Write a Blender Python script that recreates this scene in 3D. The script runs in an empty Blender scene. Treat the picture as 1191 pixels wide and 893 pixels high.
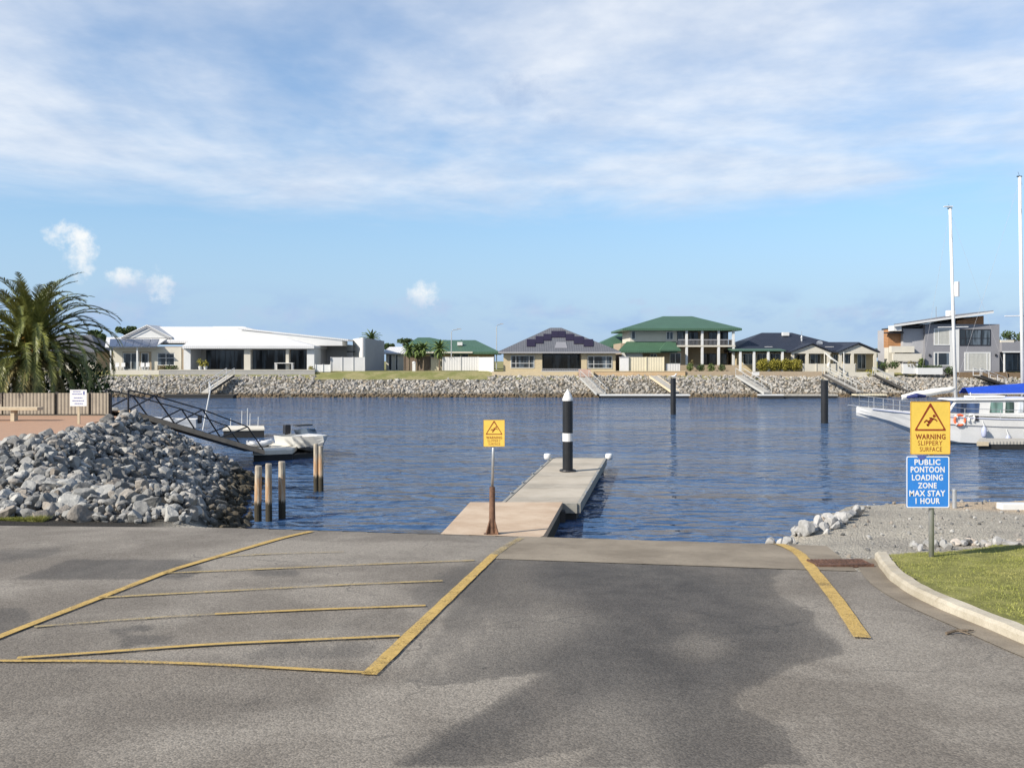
import bpy, bmesh, math, random
import numpy as np
from mathutils import Vector, Matrix, noise as mnoise
R = math.radians
rnd = random.Random(7)
sc = bpy.context.scene
col = sc.collection
# ---------------------------------------------------------------- camera
F, YH, H, CX = 1100.0, 420.0, 4.4, 595.5       # focal length and horizon in photo pixels, eye above the water
cam = bpy.data.cameras.new('camera'); co = bpy.data.objects.new('camera', cam); col.objects.link(co)
cam.sensor_fit = 'HORIZONTAL'; cam.sensor_width = 36; cam.lens = 36*F/1191
cam.shift_y = -(446.5-YH)/1191; cam.clip_start = .1; cam.clip_end = 30000
co.location = (0, 0, H); co.rotation_euler = (R(90), 0, 0); sc.camera = co

def P(px, py, d): return Vector(((px-CX)*d/F, d, H-(py-YH)*d/F))
class FR:                                       # a plane at a given distance
    def __init__(s, d): s.d = d; s.m = d/F
    def X(s, px): return (px-CX)*s.m
    def Z(s, py): return H-(py-YH)*s.m
def plane_hit(px, py, a, n):
    r = Vector(((px-CX)/F, 1, -(py-YH)/F)); o = Vector((0, 0, H))
    return o + r*((a-o).dot(n)/r.dot(n))

# ---------------------------------------------------------------- materials
def nodes(m):
    m.use_nodes = True; nt = m.node_tree; nt.nodes.clear(); return nt
class NB:
    def __init__(s, nt): s.nt = nt
    def n(s, t, ins=None, **kw):
        nd = s.nt.nodes.new(t)
        for k, v in kw.items(): setattr(nd, k, v)
        for k, v in (ins or {}).items():
            if isinstance(v, bpy.types.NodeSocket): s.nt.links.new(v, nd.inputs[k])
            else: nd.inputs[k].default_value = v
        return nd
    def m(s, op, a, b=0.0, c=0.0, clamp=False):
        return s.n('ShaderNodeMath', {0: a, 1: b, 2: c}, operation=op, use_clamp=clamp).outputs[0]
    def mix(s, f, a, b):
        nd = s.n('ShaderNodeMix', data_type='RGBA')
        for i, v in ((0, f), (6, a), (7, b)):
            if isinstance(v, bpy.types.NodeSocket): s.nt.links.new(v, nd.inputs[i])
            else: nd.inputs[i].default_value = v if i == 0 else tuple(v)[:3]+(1,)
        return nd.outputs[2]
    def noise(s, vec, scale, detail=4, rough=.55, dist=0):
        return s.n('ShaderNodeTexNoise', {'Vector': vec, 'Scale': scale, 'Detail': detail, 'Roughness': rough, 'Distortion': dist}).outputs[0]
    def step(s, v, a, b):
        return s.n('ShaderNodeMapRange', {0: v, 1: a, 2: b}, interpolation_type='SMOOTHSTEP').outputs[0]
    def scale(s, vec, sx, sy, sz, rot=0):
        return s.n('ShaderNodeMapping', {'Vector': vec, 'Scale': (sx, sy, sz), 'Rotation': (0, 0, rot)}).outputs[0]
    def out(s, bsdf): s.n('ShaderNodeOutputMaterial', {'Surface': bsdf})
    def bsdf(s, c, rough=.6, metal=0, normal=None, spec=.5, **kw):
        d = {'Base Color': c if isinstance(c, bpy.types.NodeSocket) else tuple(c)[:3]+(1,), 'Roughness': rough, 'Metallic': metal, 'Specular IOR Level': spec}
        if normal is not None: d['Normal'] = normal
        d.update(kw)
        return s.n('ShaderNodeBsdfPrincipled', d).outputs[0]
    def bump(s, h, st=.3, dist=.02): return s.n('ShaderNodeBump', {'Height': h, 'Strength': st, 'Distance': dist}).outputs[0]

MATS = {}
def mat(name, c, rough=.6, var=.12, sc_=3, bump=.15, bsc=60, metal=0, c2=None, spec=.4, rand=0, stripes=None, bdist=.01):
    """plain surface: colour broken up by two noises, a fine bump, optional ribs (axis, per metre) and per-object shade"""
    if name in MATS: return MATS[name]
    m = bpy.data.materials.new(name); b = NB(nodes(m))
    tc = b.n('ShaderNodeTexCoord').outputs['Object']
    n1 = b.noise(tc, sc_, 5, .6); n2 = b.noise(tc, sc_*9, 3, .6)
    f = b.m('MULTIPLY_ADD', n2, .4, b.m('MULTIPLY', n1, .6))
    f = b.step(f, .3, .7)
    lo = [x*(1-var) for x in c]; hi = [min(.9, x*(1+var)) for x in (c2 or c)]
    cc = b.mix(f, lo, hi)
    if rand:
        oi = b.n('ShaderNodeObjectInfo').outputs['Random']
        cc = b.mix(1, (1, 1, 1), cc); hv = b.n('ShaderNodeHueSaturation', {'Color': cc, 'Value': b.m('MULTIPLY_ADD', oi, rand*2, 1-rand)}); cc = hv.outputs[0]
    h = b.noise(tc, bsc, 3)
    if stripes:
        ax, per = stripes
        xyz = b.n('ShaderNodeSeparateXYZ', {0: tc}).outputs[ax]
        w = b.m('ABSOLUTE', b.m('SINE', b.m('MULTIPLY', xyz, per*math.pi)))
        nrm = b.bump(w, .6, .03)
    else: nrm = b.bump(h, bump, bdist) if bump else None
    b.out(b.bsdf(cc, rough, metal, nrm, spec)); MATS[name] = m; return m
def brick(name, c, c2, mortar, sx=4.3, bump=.3):
    if name in MATS: return MATS[name]
    m = bpy.data.materials.new(name); b = NB(nodes(m))
    tc = b.n('ShaderNodeTexCoord').outputs['Object']
    s = b.n('ShaderNodeSeparateXYZ', {0: tc})
    v = b.n('ShaderNodeCombineXYZ', {0: b.m('ADD', s.outputs[0], s.outputs[1]), 1: s.outputs[2], 2: 0.0}).outputs[0]
    t = b.n('ShaderNodeTexBrick', {'Vector': v, 'Color1': c+(1,), 'Color2': c2+(1,), 'Mortar': mortar+(1,), 'Scale': sx, 'Mortar Size': .03, 'Brick Width': 1.0, 'Row Height': .37})
    n1 = b.noise(tc, 1.2, 5); cc = b.mix(b.m('MULTIPLY', b.step(n1, .4, .75), .35), t.outputs[0], mortar)
    b.out(b.bsdf(cc, .85, 0, b.bump(t.outputs[1], -bump, .01), .2)); MATS[name] = m; return m
def glass(name, c=(.02, .025, .03), rough=.06):
    if name in MATS: return MATS[name]
    m = bpy.data.materials.new(name); b = NB(nodes(m))
    tc = b.n('ShaderNodeTexCoord').outputs['Object']
    n = b.noise(b.scale(tc, 1.6, 1.6, .25), .9, 3); cc = b.mix(b.step(n, .45, .62), c, [x*5 for x in c])  # paler patches painted into the glass colour stand for reflections and interiors
    b.out(b.bsdf(cc, rough, 0, None, .5)); MATS[name] = m; return m

white = mat('white_paint', (.57, .57, .555), .5, .05, .8, .08, 30)
white_roof = mat('white_roof_sheet', (.54, .54, .535), .6, .04, .5, 0, stripes=(0, 4))
cream = mat('cream_render', (.60, .53, .38), .8, .07, 1.2, .2, 40)
off = mat('offwhite_render', (.5, .47, .4), .8, .06, 1.2, .2, 40)
creambrick = brick('cream_brick', (.52, .42, .27), (.46, .37, .23), (.44, .39, .29))
orangebrick = brick('orange_brick', (.52, .36, .2), (.45, .3, .17), (.45, .38, .27))
brownbrick = brick('brown_brick', (.36, .28, .19), (.3, .23, .16), (.33, .29, .23))
greyblock = brick('grey_block', (.34, .33, .31), (.29, .285, .27), (.26, .25, .24), 2.2)
tile = mat('grey_roof_tile', (.10, .103, .115), .7, .12, 1.5, 0, stripes=(0, 3.3))
greenroof = mat('green_roof_sheet', (.05, .105, .065), .5, .1, .7, 0, stripes=(0, 4), spec=.4)
darkroof = mat('dark_blue_roof', (.018, .022, .035), .6, .15, 1.2, 0, stripes=(0, 3.3))
panel = mat('solar_glass', (.022, .014, .026), .3, .1, 2, 0, spec=.3)
bluepanel = mat('blue_solar_glass', (.06, .08, .13), .15, .2, 2, 0, spec=.6)
greysheet = mat('pale_grey_sheet', (.5, .5, .5), .6, .05, .6, 0, stripes=(1, 3))
creamsheet = mat('cream_fence_sheet', (.58, .52, .38), .6, .05, .6, 0, stripes=(0, 3))
whitesheet = mat('white_fence_sheet', (.55, .54, .525), .6, .04, .6, 0, stripes=(0, 3))
brownsheet = mat('brown_fence_sheet', (.16, .12, .09), .7, .12, .6, 0, stripes=(0, 3))
greyrender = mat('grey_render', (.2, .2, .215), .8, .06, .8, .15, 40)
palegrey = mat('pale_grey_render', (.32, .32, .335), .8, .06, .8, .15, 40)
timberclad = mat('timber_cladding', (.34, .17, .075), .6, .2, 1, 0, stripes=(2, 5))
window_glass = glass('window_glass')
curtain = mat('curtain', (.38, .38, .35), .8, .1, 3, 0, stripes=(0, 6))
alu = mat('aluminium', (.55, .56, .57), .35, .08, 5, .05, 80, metal=.8)
galv = mat('galvanised_steel', (.45, .46, .47), .45, .12, 12, .1, 90, metal=.7)
whitemetal = mat('white_metal', (.6, .6, .585), .4, .05, 4, .05, 80)
blackmetal = mat('black_metal', (.022, .022, .026), .45, .2, 6, .1, 60)
blackplastic = mat('black_plastic', (.016, .017, .019), .38, .25, 3, .15, 30)
rubber = mat('black_rubber', (.02, .02, .02), .7, .2, 5, .1, 60)
whiteplastic = mat('white_plastic', (.62, .61, .59), .35, .06, 3, .05, 30)
gelcoat = mat('white_gelcoat', (.58, .58, .57), .25, .05, 1.4, .02, 20, spec=.5)
bluecanvas = mat('blue_canvas', (.008, .05, .36), .75, .15, 3, .3, 40, bdist=.02)
orange = mat('orange_plastic', (.65, .13, .05), .5, .12, 6, .1, 40)
sailcloth = mat('sail_cloth', (.7, .68, .62), .8, .1, 5, .4, 12, bdist=.03)
greyfender = mat('fender_vinyl', (.36, .39, .52), .45, .1, 6, .05, 40)
deckgrey = mat('grey_plank_deck', (.36, .34, .3), .8, .15, 2, 0, stripes=(0, 6))
deckbrown = mat('brown_plank_deck', (.44, .31, .2), .8, .2, 3, .3, 50)
palewood = mat('pale_timber', (.48, .40, .28), .8, .15, 3, .3, 60)
fencewood = mat('weathered_fence_timber', (.27, .235, .185), .85, .18, 2, 0, stripes=(0, 8))
darkwood = mat('dark_timber', (.06, .055, .05), .85, .2, 4, .2, 50)
rustpipe = mat('rusty_brown_steel', (.085, .045, .028), .65, .35, 9, .35, 60, c2=(.14, .075, .045))
foliage_dark = mat('foliage_dark', (.035, .06, .022), .7, .4, 6, 0, c2=(.06, .09, .03), spec=.2)
foliage_mid = mat('foliage_mid', (.07, .11, .03), .7, .35, 6, 0, c2=(.11, .15, .045), spec=.2)
foliage_gold = mat('foliage_golden', (.16, .15, .025), .7, .3, 6, 0, c2=(.26, .23, .04), spec=.2)
foliage_red = mat('foliage_reddish', (.16, .08, .05), .7, .3, 6, 0, c2=(.12, .13, .05), spec=.2)
bark = mat('bark', (.13, .1, .07), .9, .3, 8, .5, 30)
palmleaf = mat('palm_leaf', (.07, .092, .02), .42, .4, 1.4, 0, c2=(.17, .18, .047), spec=.35)
drypalm = mat('dry_palm_leaf', (.22, .17, .06), .7, .4, 2, 0, c2=(.25, .22, .1), spec=.2)
palmfruit = mat('palm_fruit_stalk', (.45, .22, .04), .6, .3, 6, 0)
signyellow = mat('sign_yellow', (.68, .47, .085), .45, .07, 4, .03, 60)
signblue = mat('sign_blue', (.03, .19, .56), .45, .06, 4, .03, 60)
signwhite = mat('sign_white', (.68, .68, .68), .45, .04, 4, .03, 60)
signred = mat('sign_dark_red', (.22, .035, .012), .5, .15, 8, 0)
signborder = mat('sign_edge', (.5, .26, .03), .5, .1, 8, 0)
inkblue = mat('ink_blue', (.07, .1, .32), .5, .1, 8, 0)
ironrust = mat('rusty_iron', (.075, .045, .035), .75, .4, 14, .4, 60, c2=(.12, .065, .045), metal=.2)

# ---------------------------------------------------------------- mesh helpers
class MB:
    def __init__(s): s.v = []; s.f = []; s.mi = []; s.cur = 0
    def add(s, vs, fs):
        o = len(s.v); s.v += [tuple(v) for v in vs]; s.f += [tuple(i+o for i in f) for f in fs]; s.mi += [s.cur]*len(fs); return s
    def box(s, x0, x1, y0, y1, z0, z1):
        x0, x1 = min(x0, x1), max(x0, x1); y0, y1 = min(y0, y1), max(y0, y1); z0, z1 = min(z0, z1), max(z0, z1)
        return s.add([(x0,y0,z0),(x1,y0,z0),(x1,y1,z0),(x0,y1,z0),(x0,y0,z1),(x1,y0,z1),(x1,y1,z1),(x0,y1,z1)],
              [(3,2,1,0),(4,5,6,7),(0,1,5,4),(1,2,6,5),(2,3,7,6),(3,0,4,7)])
    def obox(s, c, sx, sy, sz, M):
        pts = [Vector((a*sx/2, b_*sy/2, d*sz/2)) for d in (-1, 1) for a, b_ in ((-1,-1),(1,-1),(1,1),(-1,1))]
        return s.add([Vector(c)+M@p for p in pts], [(3,2,1,0),(4,5,6,7),(0,1,5,4),(1,2,6,5),(2,3,7,6),(3,0,4,7)])
    def prism(s, poly, vec):
        n = len(poly); vec = Vector(vec); a = [Vector(p) for p in poly]
        nn = sum((a[i].cross(a[(i+1) % n]) for i in range(n)), Vector())
        if nn.dot(vec) > 0: a = a[::-1]
        return s.add(a+[p+vec for p in a], [tuple(range(n)), tuple(range(2*n-1, n-1, -1))]+[((i+1) % n, i, n+i, n+(i+1) % n) for i in range(n)])
    def tube(s, p0, p1, r0, r1=None, n=8, caps=True):
        return s.path([p0, p1], [r0, r0 if r1 is None else r1], n, caps)
    def path(s, pts, rs, n=6, caps=True):
        pts = [Vector(p) for p in pts]
        if not isinstance(rs, (list, tuple)): rs = [rs]*len(pts)
        vs = []; fs = []
        up = Vector((.13, .07, .99))
        for i, p in enumerate(pts):
            t = (pts[min(i+1, len(pts)-1)]-pts[max(i-1, 0)]).normalized()
            u = up if abs(t.dot(up)) < .95 else Vector((1, 0, 0))
            a = t.cross(u).normalized(); b_ = t.cross(a).normalized()
            for k in range(n):
                an = 2*math.pi*k/n; vs.append(p+(a*math.cos(an)+b_*math.sin(an))*rs[i])
        for i in range(len(pts)-1):
            for k in range(n):
                fs.append((i*n+k, i*n+(k+1) % n, (i+1)*n+(k+1) % n, (i+1)*n+k))
        if caps: fs += [tuple(range(n-1, -1, -1)), tuple(range((len(pts)-1)*n, len(pts)*n))]
        return s.add(vs, fs)
    def lathe(s, prof, c, n=20):
        vs = []; fs = []; c = Vector(c)
        for r, z in prof:
            for k in range(n):
                a = 2*math.pi*k/n; vs.append(c+Vector((r*math.cos(a), r*math.sin(a), z)))
        for i in range(len(prof)-1):
            for k in range(n): fs.append((i*n+k, i*n+(k+1) % n, (i+1)*n+(k+1) % n, (i+1)*n+k))
        fs += [tuple(range(n-1, -1, -1)), tuple(range((len(prof)-1)*n, len(prof)*n))]
        return s.add(vs, fs)
    def torus(s, c, R_, r, ax='y', n=24, k=8):
        c = Vector(c); vs = []; fs = []
        for i in range(n):
            a = 2*math.pi*i/n
            for j in range(k):
                b_ = 2*math.pi*j/k; q = R_+r*math.cos(b_); h = r*math.sin(b_)
                vs.append(c+Vector((q*math.cos(a), h, q*math.sin(a))))
        for i in range(n):
            for j in range(k): fs.append((i*k+j, i*k+(j+1) % k, ((i+1) % n)*k+(j+1) % k, ((i+1) % n)*k+j))
        return s.add(vs, fs)
    def hip(s, x0, x1, y0, y1, ze, rx0, rx1, ry, zr, t=.2):
        vs = [(x0,y0,ze),(x1,y0,ze),(x1,y1,ze),(x0,y1,ze),(rx0,ry,zr),(rx1,ry,zr),(x0,y0,ze-t),(x1,y0,ze-t),(x1,y1,ze-t),(x0,y1,ze-t)]
        return s.add(vs, [(0,1,5,4),(1,2,5),(2,3,4,5),(3,0,4),(6,7,1,0),(7,8,2,1),(8,9,3,2),(9,6,0,3),(9,8,7,6)])
    def build(s, name, m, parent=None, smooth=False, kind=None, bevel=0):
        me = bpy.data.meshes.new(name)
        off_ = origin(parent) if parent else Vector()
        me.from_pydata([tuple(Vector(v)-off_) for v in s.v], [], s.f)
        for q in (m if isinstance(m, (list, tuple)) else [m]): me.materials.append(q)
        if any(s.mi): me.polygons.foreach_set('material_index', s.mi)
        if smooth: me.polygons.foreach_set('use_smooth', [True]*len(me.polygons))
        me.update(); o = bpy.data.objects.new(name, me); col.objects.link(o)
        if parent: o.parent = parent
        if kind: o['kind'] = kind
        if bevel:
            bm = o.modifiers.new('bevel', 'BEVEL'); bm.width = bevel; bm.segments = 2; bm.limit_method = 'ANGLE'
        return o
def origin(o):
    v = Vector(o.location)
    while o.parent: o = o.parent; v += Vector(o.location)
    return v
def thing(name, label, cat, loc=(0, 0, 0), group=None):
    o = bpy.data.objects.new(name, None); o.empty_display_size = .3; col.objects.link(o); o.location = loc
    return tag(o, label, cat, group)
def tag(o, label, cat, group=None):
    o['label'] = label; o['category'] = cat
    if group: o['group'] = group
    return o
def single(mb, name, m, label, cat, group=None, loc=None, **kw):
    """a thing that is one mesh, origin at its base"""
    if loc is None:
        xs, ys, zs = zip(*mb.v); loc = ((min(xs)+max(xs))/2, (min(ys)+max(ys))/2, min(zs))
    mb.v = [tuple(Vector(v)-Vector(loc)) for v in mb.v]
    o = mb.build(name, m, **kw); o.location = loc; return tag(o, label, cat, group)
def part_label(o, l): o['label'] = l; return o
def copy_tree(o, parent=None):
    c = o.copy(); col.objects.link(c)
    if parent: c.parent = parent
    for ch in [k for k in bpy.data.objects if k.parent == o]: copy_tree(ch, c)
    return c
def text_mesh(body, x0, x1, z0, z1, y, name, m, parent, bold=.012, th=.0015):
    cu = bpy.data.curves.new(name, 'FONT'); cu.body = body; cu.offset = bold; cu.extrude = .5; cu.resolution_u = 3; cu.space_character = 1.1
    t = bpy.data.objects.new(name, cu); col.objects.link(t); bpy.context.view_layer.update()
    me = bpy.data.meshes.new_from_object(t.evaluated_get(bpy.context.evaluated_depsgraph_get()))
    bpy.data.objects.remove(t); bpy.data.curves.remove(cu)
    n = len(me.vertices); v = np.empty(n*3, 'f'); me.vertices.foreach_get('co', v); v = v.reshape(-1, 3)
    lo, hi = v.min(0), v.max(0); w = np.empty_like(v)
    w[:, 0] = x0+(v[:, 0]-lo[0])/(hi[0]-lo[0])*(x1-x0); w[:, 2] = z0+(v[:, 1]-lo[1])/(hi[1]-lo[1])*(z1-z0)
    w[:, 1] = y-(v[:, 2]-lo[2])/(hi[2]-lo[2])*th
    w -= np.array(origin(parent)); me.vertices.foreach_set('co', w.ravel()); me.materials.clear(); me.materials.append(m); me.update()
    o = bpy.data.objects.new(name, me); o.parent = parent; col.objects.link(o); return o

# ---------------------------------------------------------------- terrain heights
U = Vector((.165, .986)); TC = 12.77; SL = .059; RAMP = .215
def st(x, y): return .986*x-.165*y, .165*x+.986*y          # across the lane, along the lane
def xy(s, t): return .986*s+.165*t, -.165*s+.986*t
SHORE_L = [(-6.0, 20.3), (-7.25, 25.2), (-8.75, 31), (-9.5, 35.3), (-12.6, 39.0), (-22, 42), (-60, 44)]
SHORE_R = [(2.0, 14.8), (3.2, 16.3), (4.6, 18.2), (8.6, 18.9), (14, 20.5), (30, 26), (60, 32)]
def dist_pl(x, y, pl):
    b = 1e9
    for (ax, ay), (bx, by) in zip(pl, pl[1:]):
        dx, dy = bx-ax, by-ay; q = max(0, min(1, ((x-ax)*dx+(y-ay)*dy)/(dx*dx+dy*dy)))
        e = math.hypot(x-ax-q*dx, y-ay-q*dy)
        if e < b: b = e; sd = dx*(y-ay)-dy*(x-ax); 
    return b, sd
def smooth01(v): v = max(0, min(1, v)); return v*v*(3-2*v)
def road_z(x, y):
    s, t = st(x, y)
    return 2.75-SL*t if t < TC else 2.75-SL*TC-RAMP*(t-TC)
def g(x, y):
    """height of the ground"""
    s, t = st(x, y); rz = road_z(x, y)
    if t < 10.6: return max(rz, -2)
    if s < -3:
        db, sd = dist_pl(x, y, SHORE_L); db = db if sd > 0 else -db
        top = 2.0+.42*smooth01((t-12.8)/7)-.62*smooth01((t-18.5)/8)*(1-smooth01((db-3.0)/1.2))
        bank = min(db*.62, top); bank = max(bank, -2)
        if t < TC: return rz+max(0, 0)
        w = smooth01((-4.5-.29*(min(y, 20)-14)-x)/.6); bank = max(bank, rz) if s > -7 else bank
        return max(-2, rz*(1-w)+bank*w)
    if s > 1.6:
        db, sd = dist_pl(x, y, SHORE_R); db = db if sd < 0 else -db
        bank = max(-2, min(2.75-SL*min(t, 13.2)-.006*max(0, t-13.2), db*.9-.02))
        if t < TC: return rz
        w = smooth01((s-1.6)/.3)
        return max(-2, rz*(1-w)+bank*w)
    return max(-2, rz)
def gp(px, py):
    k = (px-CX)/F; d = 1.65/((py-YH)/F-SL*(.165*k+.986)); return Vector((k*d, d, 0))
def pix(x, y, z): return CX+F*x/y, YH+F*(H-z)/y

def grid_sheet(name, xs, ys, zf, keep, m, dz, kind='structure', attr=None):
    nx, ny = len(xs), len(ys); idx = {}; vs = []; fs = []
    def vid(i, j):
        k = (i, j)
        if k not in idx: idx[k] = len(vs); vs.append((xs[i], ys[j], zf(xs[i], ys[j])+dz))
        return idx[k]
    for j in range(ny-1):
        for i in range(nx-1):
            if keep((xs[i]+xs[i+1])/2, (ys[j]+ys[j+1])/2): fs.append((vid(i, j), vid(i+1, j), vid(i+1, j+1), vid(i, j+1)))
    me = bpy.data.meshes.new(name); me.from_pydata(vs, [], fs); me.materials.append(m)
    for an, fn in (attr or {}).items():
        a = me.attributes.new(an, 'FLOAT', 'POINT'); a.data.foreach_set('value', np.array(fn(np.array(vs)), 'f'))
    me.polygons.foreach_set('use_smooth', [True]*len(fs)); me.update()
    o = bpy.data.objects.new(name, me); col.objects.link(o); o['kind'] = kind; return o
def seq(parts):
    out = []
    for a, b, s in parts:
        n = max(1, round((b-a)/s)); out += [a+(b-a)*i/n for i in range(n)]
    return out+[parts[-1][1]]

# ================================================================ GROUND
def lane_px_mask(vs):
    """asphalt stains: wet and oily areas as shapes drawn on the ground (road coordinates come from the ground plane)"""
    W, Hh, q = 1400, 900, 4
    img = np.zeros((Hh//q, W//q), 'f'); X0 = -100
    gy, gx = np.mgrid[0:Hh//q, 0:W//q]; gx = gx*q+X0; gy = gy*q
    def poly(pts, val, blur):
        inside = np.zeros(gx.shape, bool); n = len(pts)
        for i in range(n):
            (x1, y1), (x2, y2) = pts[i], pts[(i+1) % n]
            if y1 == y2: continue
            inside ^= ((gy >= min(y1, y2)) & (gy < max(y1, y2)) & (gx < x1+(gy-y1)*(x2-x1)/(y2-y1)))
        m_ = inside.astype('f')
        for _ in range(2):
            for ax, k in ((0, max(0, blur//2)), (1, blur)):
                if k:
                    acc = np.zeros_like(m_)
                    for o_ in range(-k, k+1): acc += np.roll(m_, o_, ax)
                    m_ = acc/(2*k+1)
        img[:] = img+m_*val
    lane = [(590,651),(925,652),(900,672),(905,690),(950,712),(945,725),(978,748),(985,760),(930,772),(905,785),(860,805),(858,820),(915,845),(935,875),(975,915),(640,915),(690,870),(560,893),(420,915),(640,780),(500,800),(455,790),(575,650)]
    poly(lane, .46, 1)
    poly([(590,651),(925,652),(905,690),(950,735),(880,790),(700,800),(560,790),(440,792),(575,650)], .14, 8)
    poly([(720,650),(885,655),(855,700),(930,730),(960,755),(880,792),(800,802),(700,795),(620,775),(700,720),(640,680),(610,652)], .42, 6)
    poly([(700,800),(850,800),(850,830),(900,870),(920,915),(800,915),(760,850)], .3, 6)
    poly([(775,748),(800,736),(832,734),(852,746),(842,768),(795,772)], -.55, 3)
    poly([(520,720),(600,705),(615,735),(585,765),(470,800),(400,810)], -.28, 6)
    poly([(290,875),(480,812),(500,818),(330,885)], -.3, 4)
    poly([(600,690),(690,700),(720,715),(640,740)], -.2, 6)
    poly([(20,672),(75,652),(205,648),(240,660),(215,675)], .62, 1)
    poly([(-60,708),(30,705),(40,722),(10,738),(-80,745)], .55, 1)
    poly([(-100,640),(95,640),(60,650),(-100,658)], .65, 2)
    poly([(120,729),(178,727),(178,735),(125,737)], .65, 1)
    poly([(135,740),(205,737),(200,750),(138,753)], .5, 1)
    poly([(290,664),(350,661),(352,670),(295,672)], .5, 1)
    poly([(270,736),(350,728),(470,700),(480,720),(440,745),(300,752)], .42, 4)
    poly([(120,770),(330,752),(450,745),(420,770),(250,768)], .45, 3)
    poly([(60,778),(100,775),(95,783),(62,784)], .4, 1)
    poly([(460,690),(540,650),(585,650),(510,715)], .55, 3)
    poly([(-100,870),(300,800),(520,830),(300,915),(-100,915)], .18, 8)
    poly([(600,800),(720,790),(640,840),(480,915),(300,915),(470,850)], .30, 5)
    poly([(150,800),(420,795),(560,800),(380,830),(120,840),(0,850)], .16, 5)
    poly([(980,700),(1100,760),(1250,820),(1250,850),(1080,790),(960,720)], .22, 4)
    poly([(930,800),(1050,840),(1250,915),(1100,915),(990,860)], .16, 5)
    poly([(1000,672),(1060,700),(1120,730),(1191,757),(1191,770),(1100,742),(1040,712)], .35, 3)
    out = np.zeros(len(vs), 'f')
    for i, v in enumerate(vs):
        if v[1] < .8: continue
        px, py = pix(*v); a = (px-X0)/q; b = py/q
        if 1 <= a < W//q-2 and 1 <= b < Hh//q-2:
            ia, ib = int(a), int(b); fa, fb = a-ia, b-ib
            out[i] = (img[ib, ia]*(1-fa)+img[ib, ia+1]*fa)*(1-fb)+(img[ib+1, ia]*(1-fa)+img[ib+1, ia+1]*fa)*fb
    return out
def make_asphalt():
    m = bpy.data.materials.new('asphalt'); b = NB(nodes(m))
    tc = b.n('ShaderNodeTexCoord').outputs['Object']
    stn = b.n('ShaderNodeAttribute', attribute_name='stain').outputs['Fac']
    n1 = b.noise(tc, .55, 6, .62, .3); n2 = b.noise(tc, 3.2, 5, .65); n3 = b.noise(tc, 15, 4, .7)
    edge = b.m('ADD', stn, b.m('MULTIPLY', b.m('SUBTRACT', b.m('ADD', n2, b.m('MULTIPLY', n3, .4)), .7), .34))
    tyre = b.noise(b.scale(tc, 1.0, .13, 1, .25), 2.2, 6, .62)
    edge = b.m('ADD', edge, b.m('MULTIPLY', b.m('SUBTRACT', tyre, .5), .75))
    wet = b.m('ADD', b.m('MULTIPLY', b.step(edge, .02, 1.05), .76), b.m('MULTIPLY', b.step(edge, .29, .42), .24))
    light = b.mix(b.step(n1, .38, .62), (.172, .150, .123), (.265, .236, .196))
    dark = b.mix(b.step(n2, .3, .7), (.044, .039, .034), (.080, .071, .061))
    c = b.mix(b.m('MULTIPLY', wet, .88), light, dark)
    # warm dusty streaks
    mp = b.scale(tc, .9, .35, 1, .5); c = b.mix(b.m('MULTIPLY', b.step(b.noise(mp, .8, 6, .6), .52, .78), .35), c, (.235, .2, .16))
    # aggregate
    v = b.n('ShaderNodeTexVoronoi', {'Vector': tc, 'Scale': 85.0}); vv = b.n('ShaderNodeSeparateXYZ', {0: v.outputs['Color']}).outputs[0]
    v2 = b.noise(tc, 55, 3, .7)
    h = b.n('ShaderNodeHueSaturation', {'Color': c, 'Value': b.m('ADD', b.m('MULTIPLY_ADD', vv, .52, .60), b.m('MULTIPLY', b.m('SUBTRACT', v2, .5), .6))}).outputs[0]
    # oil spots
    sp = b.n('ShaderNodeTexVoronoi', {'Vector': tc, 'Scale': 1.7}).outputs['Distance']
    h = b.mix(b.m('MULTIPLY', b.step(b.m('ADD', sp, b.m('MULTIPLY', n3, .08)), .1, .055), .6), h, (.03, .028, .026))
    # fine cracks
    wv = b.n('ShaderNodeTexVoronoi', {'Vector': b.n('ShaderNodeVectorMath', {0: tc, 1: b.n('ShaderNodeVectorMath', {0: b.n('ShaderNodeTexNoise', {'Vector': tc, 'Scale': 1.5, 'Detail': 5}).outputs['Color'], 1: (.9, .9, .9)}, operation='MULTIPLY').outputs[0]}).outputs[0], 'Scale': .42}, feature='DISTANCE_TO_EDGE').outputs['Distance']
    h = b.mix(b.m('MULTIPLY', b.step(wv, .008, .002), b.m('MULTIPLY', b.step(n1, .5, .58), .38)), h, (.025, .024, .022))
    hgt = b.m('MULTIPLY_ADD', v.outputs['Distance'], -.6, b.m('MULTIPLY', n3, .8))
    b.out(b.bsdf(h, b.m('MULTIPLY_ADD', wet, -.18, .92), 0, b.bump(hgt, .4, .01), .3)); return m
asphalt = make_asphalt()

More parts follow.
